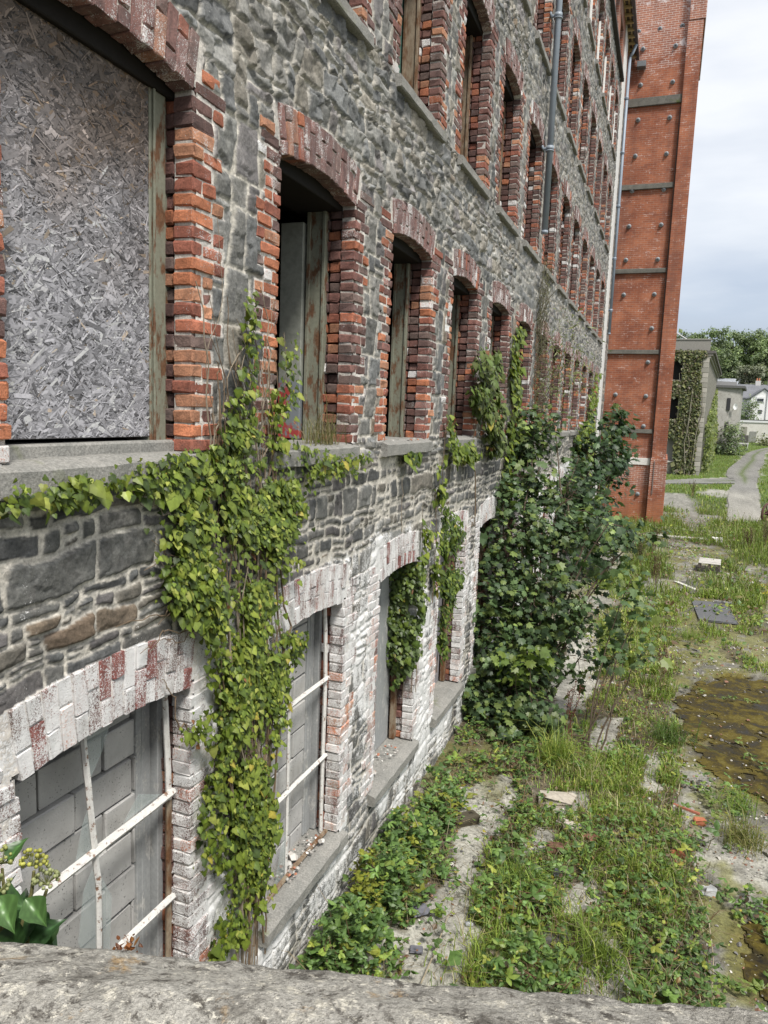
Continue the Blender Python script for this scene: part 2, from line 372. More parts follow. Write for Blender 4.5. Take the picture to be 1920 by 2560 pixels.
def wall_field(Y, Z):
    zone = np.full(Y.shape, 2)
    zone[Z+.06*(fbm(Y*1.5, Z*1.5, 70)-.5) < 3.97] = 0
    for r in range(1, 6): zone[(Z > SILLZ[r]) & (Z < SILLZ[r]+HGT[r]+.22)] = 1
    X = np.zeros(Y.shape); col = np.zeros(Y.shape+(4,))
    PAL = np.array([(.128, .128, .122), (.160, .162, .154), (.112, .116, .116), (.145, .143, .134), (.185, .185, .177), (.130, .124, .124), (.155, .145, .125), (.095, .098, .099)])
    for zn in (0, 1, 2):
        m = zone == zn
        if not m.any(): continue
        y, z = Y[m], Z[m]; wa = {0: .075, 1: .02, 2: .07}[zn]
        wy = y+wa*.6*(fbm(y*2.4, z*2.4, 5, 2)-.5)*2+.007*(fbm(y*24, z*24, 6, 3)-.5)*2
        wz = z+wa*(fbm(y*1.7, z*2.2, 9, 3)-.5)*2+.007*(fbm(y*24, z*24, 10, 3)-.5)*2+({0: .035, 1: 0, 2: .05}[zn])*(fbm(y*5, z*4, 12, 2)-.5)
        e_, k, du, dv = CRS[zn](wy, wz)
        rough = fbm(y*9, z*9, 41); fine = fbm(y*30, z*30, 43, 3)
        j = {0: .007, 1: .0055, 2: .004}[zn]*(.5+1.5*fbm(y*4, z*4, 45)); j = j+{0: .010, 1: .002, 2: .002}[zn]*sstep(.5, .75, fbm(y*2.2, z*2.2, 46))
        body = sstep(j, j+(.008 if zn == 2 else .012), e_); st = sstep(j, j+.005, e_)
        f1, fk, fu, fv = voro(y/.15+.5*rough, z/.11+.35*fine, 97, 1.0, 2.0, .25); chip = (h2(fk, k, 98)-.5)*.5+(h2(fk, k, 99)-.5)*fu*2.2+(h2(fk, k, 90)-.5)*fv*2.2
        ta, tb = h2(k, k*0, 51)-.5, h2(k, k*0, 52)-.5; hh = h2(k, k*0, 53); amp = {0: .34, 1: .5, 2: 1.05}[zn]
        h = body*({0: .006, 1: .006, 2: .013}[zn]+.014*hh+amp*(.20*ta*du+.22*tb*dv+.026*chip+.012*(rough-.5))+.006*(fine-.5))
        X[m] = h-{0: .004, 1: .004, 2: .009}[zn]+.010*(fine-.5)*(1-body)
        pc = PAL[(h2(k, k*0, 54)*7.999).astype(int)]*({0: .92, 1: 1.4, 2: 1.62}[zn])*(.75+.5*h2(k, k*0, 55))[:, None]
        rust = h2(k, k*0, 56) > .975
        pc[rust] = pc[rust]*.5+np.array([.17, .115, .065])*.6
        pc = pc*(.78+.44*rough)[:, None]*(1+.40*(h2(fk, k, 92)-.5))[:, None]
        mo = np.array([.53, .505, .45])*(.60+.7*fbm(y*14, z*14, 47))[:, None]
        smear = (sstep(.60, .72, fbm(y*7, z*7, 48))*.35*(zn == 2)*sstep(j+.03, j, e_))[:, None]
        s1 = st[:, None]*(1-smear); col[m, :3] = pc*s1+mo*(1-s1)
        w_ = .16+.22*sstep(.52, .8, fbm(y*.8, z*.9, 61))*(zn == 2)
        wl = sstep(3.38, 3.12, z+.5*(fbm(y*1.3, z*1.3, 63)-.5))
        stay = .98-.48*sstep(.42, .66, fbm(y*2.2, z*1.0, 65))-.30*sstep(.5, .0, z)-.14*(h2(k, k*0, 66) > .6)*st
        col[m, 3] = np.where(z < 3.4, np.maximum(w_, wl*stay), w_)
    return X, col
def wall_panel(mb, y0, y1, z0, z1, dy, dz):
    ys = np.linspace(y0, y1, int(round((y1-y0)/dy))+1); zs = np.linspace(z0, z1, int(round((z1-z0)/dz))+1)
    Y, Z = np.meshgrid(ys, zs, indexing='ij')
    X, col = wall_field(Y, Z); bz, hole = brick_zone(Y, Z)
    mort = np.array([.60, .57, .53])*(.7+.6*fbm(Y*12, Z*12, 77))[..., None]
    X = np.where(bz, np.where(Z < 3.3, .0045, .002)+.006*(fbm(Y*40, Z*40, 78, 2)-.5), X); col[..., :3] = np.where(bz[..., None], mort, col[..., :3])
    col[..., 3] = np.where(bz, np.where(Z < 3.3, np.maximum(col[..., 3], .66), .25), col[..., 3])
    if y0 <= -3 or True: pass
    n = Y.shape; idx = np.arange(Y.size).reshape(n)
    q_ = np.stack([idx[:-1, :-1], idx[1:, :-1], idx[1:, 1:], idx[:-1, 1:]], -1)
    hc = hole[:-1, :-1]+hole[1:, :-1].astype(int)+hole[1:, 1:]+hole[:-1, 1:]
    q_ = q_[hc < 3]
    mb.add(np.stack([X, Y, Z], -1).reshape(-1, 3), q_, col.reshape(-1, 4))
mb = MB()
wall_panel(mb, -4, 1.5, -.4, 7, .08, .05)
wall_panel(mb, 1.5, 3.6, -.4, 4.2, .0085, .0085); wall_panel(mb, 1.5, 3.6, 4.2, 8.2, .0115, .0125)
wall_panel(mb, 3.6, 6.2, -.4, 10, .013, .0125)
wall_panel(mb, 6.2, 12, -.4, 13.0, .021, .0155)
wall_panel(mb, 12, 28.9, -.4, 16.0, .06, .028)
wall_panel(mb, 30.0, YEND, -.4, 16.0, .08, .05)
rel(mb.build('stone_wall', M_WALL, mill, True))
# top storey in brick above the ledge, plus the plain upper wall that is out of the picture
t = NT('upper brickwork'); 
def brick_nodes(t, scale=1., c1=(.30, .10, .055), c2=(.17, .07, .05), mortar=(.36, .30, .25), lime=.0, axis='yz', bw=.235, rh=.077):
    s = t.n('ShaderNodeSeparateXYZ'); t.l(t.tc, s.inputs[0]); cb = t.n('ShaderNodeCombineXYZ')
    t.l(s.outputs[1 if axis == 'yz' else 0], cb.inputs[0]); t.l(s.outputs[2], cb.inputs[1])
    b = t.n('ShaderNodeTexBrick'); t.l(cb.outputs[0], b.inputs['Vector']); b.inputs['Scale'].default_value = 1
    b.inputs['Brick Width'].default_value = bw; b.inputs['Row Height'].default_value = rh; b.inputs['Mortar Size'].default_value = .006; b.inputs['Mortar Smooth'].default_value = .3; b.inputs['Bias'].default_value = -.1
    t.setv(b.inputs['Color1'], c1); t.setv(b.inputs['Color2'], c2); t.setv(b.inputs['Mortar'], mortar)
    return b, s
b_, s_ = brick_nodes(t, axis='yz')
n = t.noise(1.3, 5); c = t.mix(t.rng(n, .42, .66, 0, .5), b_.outputs['Color'], (.36, .33, .30))
M_UPPER = t.done(c, .9, t.bump(b_.outputs['Fac'], -.4, .01))
mb = MB()
def upper(y0, y1): # solid strips round the attic openings
    z0, z1 = 16.0, ZTOP
    cuts = [(win(5, c)[0], win(5, c)[1]) for c in range(NC) if win(5, c)[0] > y0 and win(5, c)[1] < y1]
    box(mb, (-.25, y0, z0), (.0, y1, SILLZ[5])); zt = SILLZ[5]+HGT[5]+.02
    box(mb, (-.25, y0, zt), (.0, y1, z1)); e0 = y0
    for a, b in cuts+[(y1, y1)]:
        if a-e0 > .01: box(mb, (-.25, e0, SILLZ[5]+.001), (.001, a, zt-.001))
        e0 = b
upper(-4, 28.9); upper(30.0, YEND)
rel(mb.build('attic_wall', M_UPPER, mill))
# structure behind the face: floors, back wall, end wall, so that the openings look into rooms coloured near-black as shade
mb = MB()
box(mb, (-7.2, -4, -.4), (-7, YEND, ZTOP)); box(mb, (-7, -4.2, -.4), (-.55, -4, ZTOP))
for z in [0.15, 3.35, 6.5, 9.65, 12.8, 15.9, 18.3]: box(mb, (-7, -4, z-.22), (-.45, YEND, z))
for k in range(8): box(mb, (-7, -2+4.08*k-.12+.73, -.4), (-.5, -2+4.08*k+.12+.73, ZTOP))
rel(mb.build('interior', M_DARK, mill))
# rendered strip, ledge, eaves
mb = MB(); box(mb, (-.1, 28.9, -.3), (.035, 30.0, ZTOP-.05), (.66, .66, .64, 0))
rel(mb.build('render_strip', M_PLAIN, mill))
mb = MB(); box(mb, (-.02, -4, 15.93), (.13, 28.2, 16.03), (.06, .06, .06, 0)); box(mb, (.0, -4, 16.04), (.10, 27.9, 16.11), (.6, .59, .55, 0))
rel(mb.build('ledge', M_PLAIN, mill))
ev = MB()
for k in range(70):
    y = -4+.51*k; box(ev, (-.3, y, 18.0), (.27, y+.06, 18.1), (.42, .33, .17, 0))
for k in range(4): box(ev, (-.02+.075*k, -4, 18.105), (.04+.075*k, YEND, 18.125), [(.45, .36, .2, 0), (.09, .075, .06, 0)][k % 2])
eo = rel(ev.build('eaves', M_PLAIN, mill))
mb = MB(); box(mb, (-7.2, -4, 18.2), (.27, YEND, 18.26), (.06, .06, .065, 0)); rel(mb.build('roof', M_PLAIN, mill))
mb = MB(); box(mb, (.24, -4, 18.02), (.36, YEND-.05, 18.15), (.045, .043, .042, 0)); rel(mb.build('gutter', M_PIPE, mill))
# drainpipes
def pipe(name, x, y, z0, z1, r, col, zb, top=False):
    m_ = MB(); tube(m_, [(x, y, z0), (x, y, (z0+z1)/2), (x, y, z1)], r, r, col, 14)
    tube(m_, [(x, y, z0-.004), (x, y, z0+.05)], r+.004, r+.004, col, 14)
    if top: tube(m_, [(x, y, z1), (x+.08, y, z1+.12), (.3, y, 18.03)], r, r, col, 14)
    p = rel(m_.build(name, M_PIPE, mill, True))
    for z in zb:
        b = MB(); tube(b, [(x, y, z-.035), (x, y, z+.035)], r+.012, r+.012, col, 14); tube(b, [(x, y, z-.055), (x, y, z-.04)], r+.02, r+.02, col, 14)
        box(b, (0, y-r-.05, z-.03), (.03, y+r+.05, z+.03), col); box(b, (.02, y-.02, z-.02), (x, y+.02, z+.02), col)
        b.build('bracket', M_PIPE, p, True)
    return p
pipe('drainpipe', .13, 13.78, 7.62, 17.9, .055, (.25, .29, .335, 0), (9.05, 11.2, 13.6, 16))
pipe('drainpipe', .11, 30.25, 7.7, 17.6, .055, (.24, .29, .35, 0), (8.6, 10.5, 12.4, 14.3, 16.2), True)

# --- windows
def palette(rng, n, orange, lime, ls=.08):
    po = np.array([(.385, .145, .082), (.44, .17, .09), (.35, .13, .08), (.41, .205, .125), (.295, .112, .078)])
    pp = np.array([(.155, .090, .080), (.185, .098, .084), (.135, .085, .078), (.205, .10, .085), (.165, .118, .105)])
    o = rng.random(n) < orange
    c = np.where(o[:, None], po[rng.integers(5, size=n)], pp[rng.integers(5, size=n)])*np.exp(rng.normal(0, .13, (n, 1)))
    a = np.clip(lime+rng.normal(0, ls, n), 0, 1.1); a[rng.random(n) < .03] = .85
    return np.concatenate([c, a[:, None]], 1)
ORANGE = {(1, 0): (.9, 1.05), (1, 1): (.85, .10), (1, 2): (.68, .12), (1, 3): (.3, .12), (1, 4): (.4, .2), (2, 2): (.12, .12), (2, 3): (.15, .12)}
def surround(r, c, parent):
    rng = np.random.default_rng(77+100*r+c); L, R, z0, zs = win(r, c); H = HGT[r]; n = int(round((H+.16)/BH))
    oL, oR = ORANGE.get((r, c), (.14+.25*rng.random(), .08+.2*rng.random()))
    limej = .78 if r == 0 else .24; cen = []; half = []; cols = []
    for side in (0, 1):
        tt = tooth(r, c, side, n); s_ = -1 if side == 0 else 1; e0 = L if side == 0 else R; first = True
        for k in range(n):
            z = z0+BH*(k+.5); ww = tt[k]; splits = [ww]
            if ww > .25: splits = [.105, ww-.105] if (k % 2) else [ww-.105, .105]
            elif rng.random() < .5: splits = [.1, ww-.1]
            if k >= int(H/BH): splits = [max(.14, ww)]; 
            y = e0+rng.normal(0, .0025)
            p = oL if side == 0 else oR; p = float(np.clip(p+1.5*(fbm(np.array(z*1.6+7*c), np.array(3.3*r+side+.5*c), 19, 2)-.5), .02, .97))
            p = p*(1.25 if z < z0+.45 else 1)*(.55 if z > zs-.25 else 1)
            if side and z < z0+.3: p = max(p, .6)
            if k >= int(H/BH): y += s_*(.03+.05*(k-int(H/BH)))
            for w_ in splits:
                g = .0058; cen.append((-.054+rng.normal(.002, .003), y+s_*w_/2, z+rng.normal(0, .002)))
                half.append((.062, max(.02, w_/2-g), BH/2-g)); y += s_*w_
                cols.append(palette(rng, 1, p, limej if z < zs-.2 else max(limej, .33), .04 if r == 0 else .08)[0])
            # rough inner jamb behind the outer nib
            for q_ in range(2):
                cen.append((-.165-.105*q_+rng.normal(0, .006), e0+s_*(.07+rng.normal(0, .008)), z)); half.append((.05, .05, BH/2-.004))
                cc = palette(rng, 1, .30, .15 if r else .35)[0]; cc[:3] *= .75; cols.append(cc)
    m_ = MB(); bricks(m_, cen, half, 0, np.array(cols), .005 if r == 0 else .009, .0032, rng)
    # arch ring
    AR, az, al = arch(r, c); yc = (L+R)/2; nv = int(round(2*al*AR/.079)); th = (np.arange(nv)+.5)/nv*2*al-al
    ring = RING[r]; cen = []; half = []; an = []; cols = []
    for k, a in enumerate(th):
        sp = [.21, ring-.21] if k % 2 else [ring-.21, .21]
        rr = AR; orange = rng.random() < .05 and r > 0
        for q_ in sp:
            rm = rr+q_/2; hw = 2*al*rm/nv/2-.005
            cen.append((-.052+rng.normal(.005, .003), yc+rm*math.sin(a), az+rm*math.cos(a))); half.append((.062, hw, q_/2-.005)); an.append(-a); rr += q_
            cc = palette(rng, 1, .9 if orange else .04, (.80 if r == 0 else (.26 if orange else .47)), .03 if r == 0 else .07)[0]
            if r == 0 and rng.random() < .12: cc[3] = .56; cc[:3] = (.22, .08, .07)
            elif r and not orange: cc[:3] = cc[:3]*.7+np.array([.16, .10, .095])*.5
            cols.append(cc)
    bricks(m_, cen, half, an, np.array(cols), .004 if r == 0 else .006, .0025, rng)
    mc = (.55, .52, .48, .62 if r == 0 else .2)
    for s_, e0 in ((-1, L), (1, R)): box(m_, (-.112+.0, min(e0+s_*.015, e0+s_*.17), z0), (-.006, max(e0+s_*.015, e0+s_*.17), zs+.02), mc, .002)
    return m_
def one_window(r, c):
    L, R, z0, zs = win(r, c); rng = np.random.default_rng(7+31*r+c)
    w = rel(surround(r, c, mill).build('window', M_BRICK, mill))
    AR, az, al = arch(r, c)
    m_ = MB(); box(m_, (-.50, L-.25, zs-.02), (-.118, R+.25, zs+.5), (.012, .010, .009, 0)); m_.build('lintel', M_PLAIN, w)  # head box coloured near-black for the shade behind the arch
    # sill
    m_ = MB(); th = {0: .12, 1: .135}.get(r, .115); pr = .07 if r else .075; st = z0+(.0 if r else -.02)
    V = []
    ny = 14
    yy = np.linspace(L-.11, R+.11, ny)
    prof = [(-.45, st+.012), (-.03, st+.008), (pr-.015, st-.015), (pr, st-.028), (pr, st-th+.01), (pr-.012, st-th), (-.45, st-th)]
    V = np.array([[(x+rng.normal(0, .0025), y, z+rng.normal(0, .0025)) for (x, z) in prof] for y in yy]).reshape(-1, 3); k = len(prof)
    F = [[i*k+j, i*k+(j+1) % k, (i+1)*k+(j+1) % k, (i+1)*k+j] for i in range(ny-1) for j in range(k)]
    m_.add(V, [np.array(F)[:, ::-1], np.array([list(range(k)), list(range((ny-1)*k, ny*k))[::-1]])]); m_.build('sill', M_SILL, w)
    if r >= 1:
        # box frame against the right jamb (and left), rusted or flaking paint
        fz1 = zs+.0; m_ = MB()
        box(m_, (-.39, R-.01, z0+.01), (-.25, R+.14, fz1), bev=.004); box(m_, (-.262, R-.03, z0+.01), (-.235, R+.05, fz1-.02), bev=.003); box(m_, (-.40, R-.025, z0+.01), (-.37, R+.02, fz1-.02), bev=.003)
        m2 = MB(); box(m2, (-.39, L-.14, z0+.01), (-.25, L+.02, fz1), bev=.004); m2.build('frame', M_OLIVE if r == 1 else M_RUSTY, w)
        m_.build('frame', M_OLIVE if r == 1 else M_RUSTY, w)
    return w
WINS = {}
for r in range(5):
    for c in range(NC):
        WINS[(r, c)] = one_window(r, c)
for c in range(NC):
    L, R, z0, zs = win(5, c); m_ = MB()
    box(m_, (-.02, L-.06, z0-.1), (.03, R+.06, z0), (.28, .27, .25, 0)); w = rel(m_.build('window', M_PLAIN, mill))
    b = MB(); box(b, (-.35, L-.1, z0), (-.3, R+.1, zs+.1), (.03, .03, .03, 0)); b.build('shade_panel', M_PLAIN, w)  # near-black sheet put in as the shade inside the attic opening
# row four is boarded with pale sheets behind a white bead
for c in range(6, NC):
    L, R, z0, zs = win(4, c); w = WINS[(4, c)]
    m_ = MB(); box(m_, (-.15, L+.02, z0+.03), (-.125, R-.05, zs-.25), (.33, .30, .26, 0)); m_.build('board', M_PLAIN, w)
    m_ = MB(); box(m_, (-.12, R-.045, z0+.03), (-.06, R-.012, zs-.25), (.72, .72, .70, 0)); m_.build('bead', M_PLAIN, w)
# --- first window: weathered strand board
w = WINS[(1, 0)]; rng = np.random.default_rng(5); L, R, z0, zs = win(1, 0)
m_ = MB(); y0, y1, za, zb = 2.24, 3.275, 4.185, 5.955
box(m_, (-.165, y0, za), (-.150, y1, zb), (.12, .115, .12, 0), .002)
n = 14000; py = rng.uniform(y0+.012, y1-.012, n); pz = rng.uniform(za+.012, zb-.012, n); ang = np.arctan(rng.normal(.25, .75, n))+np.where(rng.random(n) < .25, rng.uniform(-1.5, 1.5, n), 0)
ln = np.clip(rng.gamma(3, .018, n), .013, .15)/2; wd = np.clip(rng.gamma(2.2, .005, n), .003, .036)/2
lay = rng.random(n); q_ = np.array([(-1, -1), (1, -1), (1, 1), (-1, 1)])
a = q_[None, :, 0]*ln[:, None]*rng.uniform(.75, 1.15, (n, 4)); b = q_[None, :, 1]*wd[:, None]*rng.uniform(.5, 1.2, (n, 4))
Yv = py[:, None]+a*np.cos(ang)[:, None]-b*np.sin(ang)[:, None]; Zv = pz[:, None]+a*np.sin(ang)[:, None]+b*np.cos(ang)[:, None]
Xv = -.1492+.0022*lay[:, None]+rng.normal(0, .0009, (n, 4))
Yv = np.clip(Yv, y0+.002, y1-.002); Zv = np.clip(Zv, za+.002, zb-.002)
g = np.exp(rng.normal(-.05, .36, n)); hue = rng.random(n)
hgt = sstep(.35, .95, (pz-za)/(zb-za)+.25*(fbm(py*3, pz*3, 8)-.5)*2)
silver = np.array([.325, .32, .34]); brown = np.array([.14, .108, .088])
cc = (silver*(1-hgt)[:, None]+brown*hgt[:, None])*g[:, None]*(.75+.5*fbm(py*4, pz*4, 4))[:, None]
dk = rng.random(n) < .10; cc[dk] *= .28; tan = hue > .90+.08*(1-hgt); cc[tan] = cc[tan]*np.array([1.1, .92, .68])
st_ = sstep(.55, .75, fbm(py*2.2, pz*1.1, 14)); cc *= (1-.35*st_)[:, None]
cc = np.clip(cc, .01, .5)
m_.add(np.stack([Xv, Yv, Zv], -1).reshape(-1, 3), np.arange(n*4).reshape(n, 4), np.repeat(np.concatenate([cc, np.zeros((n, 1))], 1), 4, 0))
M_OSB = m_attr('weathered strand board', .62, 60, .18, .25, 0, .4)
for yy_ in (y0+.06, (y0+y1)/2+.05, y1-.03):
    for zz_ in (za+.05, za+.62, za+1.2, zb-.06): tube(m_, [(-.150, yy_, zz_), (-.1455, yy_, zz_)], .005, .005, (.10, .085, .075, 0), 8)
ob = m_.build('strand_board', M_OSB, w); ob['label'] = 'silvery weathered strand board sheet'
m_ = MB(); box(m_, (-.30, 3.27, 4.12), (-.14, 3.40, 5.93), bev=.004); box(m_, (-.135, 3.285, 4.12), (-.125, 3.30, 5.93), bev=.002); box(m_, (-.30, 3.40, 4.10), (-.17, 3.52, 5.93), bev=.004)
m_.build('post', M_OLIVE, w)
m_ = MB(); box(m_, (-.3, 2.15, 4.08), (-.10, 3.43, 4.165), (.33, .315, .29, 0), .012, .002); m_.build('inner_sill', M_SILL, w)
# second window: painted boards and an inner panel, with a splash of red
w = WINS[(1, 1)]; L, R, z0, zs = win(1, 1)
t = NT('grey panel with red splashes'); n_ = t.noise(3.2, 5, .7); z_ = t.n('ShaderNodeSeparateXYZ'); t.l(t.tc, z_.inputs[0])
c = t.mix(t.rng(t.noise(20, 5), .4, .7), (.30, .31, .27), (.22, .23, .20)); low = t.rng(z_.outputs[2], 4.62, 4.58)
c = t.mix(low, c, (.20, .22, .235)); c = t.mix(t.math('MULTIPLY', t.rng(n_, .50, .54), t.rng(z_.outputs[2], 4.75, 4.5)), c, (.36, .06, .055))
M_PANEL = t.done(c, .55)
m_ = MB(); box(m_, (-.62, R-.05, z0+.02), (-.42, R+.1, zs-.1), bev=.004); m_.build('panel', M_PANEL, w)
w = WINS[(2, 2)]; L, R, z0, zs = win(2, 2)
m_ = MB(); box(m_, (-.60, R-.08, z0+.02), (-.42, R+.1, zs), (.085, .17, .135, 0)); m_.build('panel', M_PLAIN, w)
# --- basement windows with block infill and rusted glazing bars
t = NT('concrete block'); c, a_ = t.attr(); n1 = t.noise(55, 3, .6); pit = t.rng(t.noise(85, 2, .5), .62, .70); n2 = t.noise(4, 5)
c = t.mix(1, c, t.ramp(n2, [(.3, (.78,)*3), (.7, (1.12,)*3)]), 'MULTIPLY'); c = t.mix(t.rng(t.noise(1, 5, .65, t.scaled((6, 6, 1.6))), .55, .75, 0, .4), c, (.20, .19, .165)); c = t.mix(t.math('MULTIPLY', pit, t.rng(t.noise(7, 3), .42, .6)), c, (.08, .08, .08))
M_BLOCK = t.done(c, .92, t.bump(t.math('SUBTRACT', n1, pit), .35, .004))
t = NT('dirty window glass'); t.done((.45, .52, .51), .15, None, 0, .5); t.b.inputs['Alpha'].default_value = .22; M_GLASS = t.m
def infill(c):
    L, R, z0, zs = win(0, c); w = WINS[(0, c)]; rng = np.random.default_rng(90+c)
    m_ = MB(); box(m_, (-.42, L-.1, z0-.05), (-.312, R+.10, zs+.2), (.17, .168, .16, 0), .001)
    cen = []; half = []; cols = []; bw, bh = .445, .222
    for j in range(10):
        for i in range(-1, 5):
            y = L-.1+bw*(i+.5+.5*(j % 2)+.12*(c % 3)); z = z0-.1+bh*(j+.5)
            lo, hi = max(y-bw/2, L-.1), min(y+bw/2, R+.05)
            if hi-lo < .05 or z+bh/2 > zs+.2: continue
            cen.append((-.30+rng.normal(0, .005), (lo+hi)/2+rng.normal(0, .003), z+rng.normal(0, .003))); half.append((.05, (hi-lo)/2-.008, bh/2-.008)); g = .40*np.exp(rng.normal(0, .10)); cols.append((g, g*.99, g*.955, 0))
    bricks(m_, cen, half, 0, np.array(cols), .006, .002, rng); m_.build('block_infill', M_BLOCK, w)
    m_ = MB(); box(m_, (-.25, R-.03, z0), (-.19, R+.02, zs), bev=.004); box(m_, (-.29, R-.16, z0), (-.235, R-.04, zs), bev=.004); box(m_, (-.247, R-.12, z0), (-.23, R-.09, zs), bev=.003); m_.build('post', M_GREYPAINT, w)
    return w
def bar(w, p, q, r=.014, mat=None, wob=.004):
    m_ = MB(); rng = np.random.default_rng(int(abs(p[1]*1000+q[2]*77)) % 9999); P = curve(p, q, rng, 12, wob); tube(m_, P, r, r, k=6); m_.build('glazing_bar', mat or M_WHITEBAR, w)
def shard(w, pts, x=-.105):
    m_ = MB(); P = np.array([(x, a, b) for a, b in pts]); V = np.concatenate([P, P+np.array([[-.004, 0, 0]])]); k = len(pts)
    m_.add(V, [np.array([list(range(k))]), np.array([list(range(k, 2*k))[::-1]]), np.array([[i, i+k, (i+1) % k+k, (i+1) % k] for i in range(k)])]); m_.build('glass_shard', M_GLASS, w)
w = infill(0); L, R, z0, zs = win(0, 0)
bar(w, (-.10, 2.70, 2.79), (-.10, 2.795, 1.95), .017); bar(w, (-.10, 2.795, 1.95), (-.10, 2.815, .75), .015)
bar(w, (-.09, L, 2.115), (-.09, R-.02, 2.145), .023); bar(w, (-.09, L, 1.47), (-.09, R-.02, 1.49), .021); bar(w, (-.11, R-.045, .75), (-.11, R-.035, 2.1), .018, M_RUSTY); bar(w, (-.11, R-.035, 2.1), (-.11, R-.075, 2.74), .018)
bar(w, (-.11, L, 2.775), (-.11, R-.03, 2.80), .02)
shard(w, [(2.77, 2.1), (2.64, 2.1), (2.70, 2.3), (2.77, 2.42)]); shard(w, [(2.80, 2.08), (2.70, 1.95), (2.66, 1.7), (2.73, 1.5), (2.72, 1.3), (2.80, 1.1)]); shard(w, [(2.83, 1.95), (2.9, 1.8), (2.88, 1.5), (2.84, 1.2)]); shard(w, [(3.0, 2.16), (3.12, 2.26), (3.3, 2.17)]); shard(w, [(2.74, 2.5), (2.84, 2.62), (2.92, 2.78), (2.74, 2.78)])
w = infill(1); L, R, z0, zs = win(0, 1)
bar(w, (-.11, 4.86, 2.78), (-.11, 4.87, .70), .013); bar(w, (-.10, L, 2.11), (-.10, R-.03, 2.12), .019); bar(w, (-.10, L, 1.42), (-.10, R-.03, 1.43), .018); bar(w, (-.09, L, .73), (-.07, R-.05, .75), .02, M_RUSTY); bar(w, (-.12, R-.05, .72), (-.12, R-.04, 2.1), .017); bar(w, (-.12, R-.04, 2.1), (-.12, R-.10, 2.78), .017)
shard(w, [(4.85, .75), (4.68, .75), (4.78, 1.0), (4.85, 1.1)])
# boarded basement windows further on
for c in range(2, NC):
    L, R, z0, zs = win(0, c); w = WINS[(0, c)]; m_ = MB(); rng = np.random.default_rng(c)
    if c < 5:
        for k in range(3): box(m_, (-.30+.004*k, L+.0+.38*k, z0), (-.27+.004*k, L+.375+.38*k, zs+.1), (.235, .225, .235, 0), .003)
        m_.build('board', M_GREYPAINT if c == 2 else M_PLAIN, w)
        m_ = MB(); box(m_, (-.24, R-.05, z0), (-.18, R+.03, zs), bev=.003); m_.build('post', M_RUSTY, w)
# debris on sills belongs to nothing: small loose things
# ------------------------------------------------------------------ brick tower at the end of the mill
tw = empty('brick_tower', (1.2, 33.5, 0), 'tall orange brick tower with grey stone bands standing at the far end of the mill', 'tower')
def tw_rel(o): o.location = (-1.2, -33.5, 0); return o
def m_towerbrick(name):
    t = NT(name); b, s = brick_nodes(t, c1=(.39, .140, .072), c2=(.285, .105, .062), mortar=(.36, .25, .19), axis='xz', bw=.235, rh=.078)
    n = t.noise(1.1, 6, .65); n2 = t.noise(.9, 5, .7, t.scaled((3.5, 1, 7))); z = s.outputs[2]
    c = t.mix(t.rng(n, .36, .64), b.outputs['Color'], t.mix(1, b.outputs['Color'], (.62, .55, .56), 'MULTIPLY'))
    # limed mortar shows in patches, mostly high up and near the foot
    hi = t.rng(z, 17.2, 19.2, 0, .26); lo = t.rng(z, 3.6, 2.4, 0, .20); lo = t.math('MULTIPLY', lo, t.rng(z, 1.5, 2.2))
    pt = t.rng(t.math('ADD', n2, t.math('ADD', hi, lo)), .56, .64)
    c = t.mix(t.math('MULTIPLY', pt, t.math('ADD', t.math('MULTIPLY', b.outputs['Fac'], .85), .08)), c, (.62, .56, .52))
    c = t.mix(t.rng(t.math('ADD', t.noise(1.7, 6, .7), t.rng(z, 17.5, 20, 0, .12)), .66, .72), c, (.58, .50, .48))
    dk = t.rng(t.noise(2.4, 5, .6, t.scaled((1, 1, .3))), .60, .75, 0, .45); c = t.mix(dk, c, (.10, .05, .04))
    sk = t.rng(t.noise(1, 5, .6, t.scaled((2.2, 1, .16))), .52, .72, 0, .5); c = t.mix(sk, c, (.16, .075, .055)); c = t.mix(t.rng(z, 1.6, .5, 0, .35), c, (.42, .17, .06))
    return t.done(c, .9, t.bump(b.outputs['Fac'], -.5, .012))
M_TOWER = m_towerbrick('tower brickwork')
mb = MB(); 
box(mb, (-1.0, 31.65, -.3), (2.28, 37, 19.05), bev=.004); box(mb, (-1.0, 31.72, 19.051), (2.28, 37, 23), bev=.004)
tw_rel(mb.build('body', M_TOWER, tw))
mb = MB(); box(mb, (2.0, 31.45, 3.02), (2.53, 36.8, 19.15), bev=.01); box(mb, (1.97, 31.40, -.3), (2.60, 36.9, 3.015), bev=.015); box(mb, (2.02, 31.42, 19.155), (2.60, 36.8, 23), bev=.02)
tw_rel(mb.build('pilaster', M_TOWER, tw))
M_BAND = m_stone('grey stone band', (.17, .165, .145), (.10, .098, .088), 4, None, .5, moss=(.60, .70, (.07, .09, .03)))
for z, h in ((4.15, .16), (7.25, .17), (10.35, .17), (13.51, .19), (16.66, .30)):
    mb = MB(); box(mb, (-.4, 31.54, z-h), (1.997, 31.648, z), (1, 1, 1, 0), .012, .004); tw_rel(mb.build('string_course', M_BAND, tw))
mb = MB(); box(mb, (.55, 31.61, 2.72), (1.96, 31.648, 3.0), (.62, .61, .58, 0), .01); tw_rel(mb.build('plaster_band', M_PLAIN, tw))
mb = MB(); box(mb, (1.95, 31.50, .6), (1.985, 31.60, 16.2), (.05, .035, .03, 0)); tw_rel(mb.build('conduit', M_PLAIN, tw))
mb = MB(); box(mb, (2.10, 31.36, 1.6), (2.14, 31.395, 2.9), (.16, .13, .12, 0)); tw_rel(mb.build('iron_bar', M_PLAIN, tw))
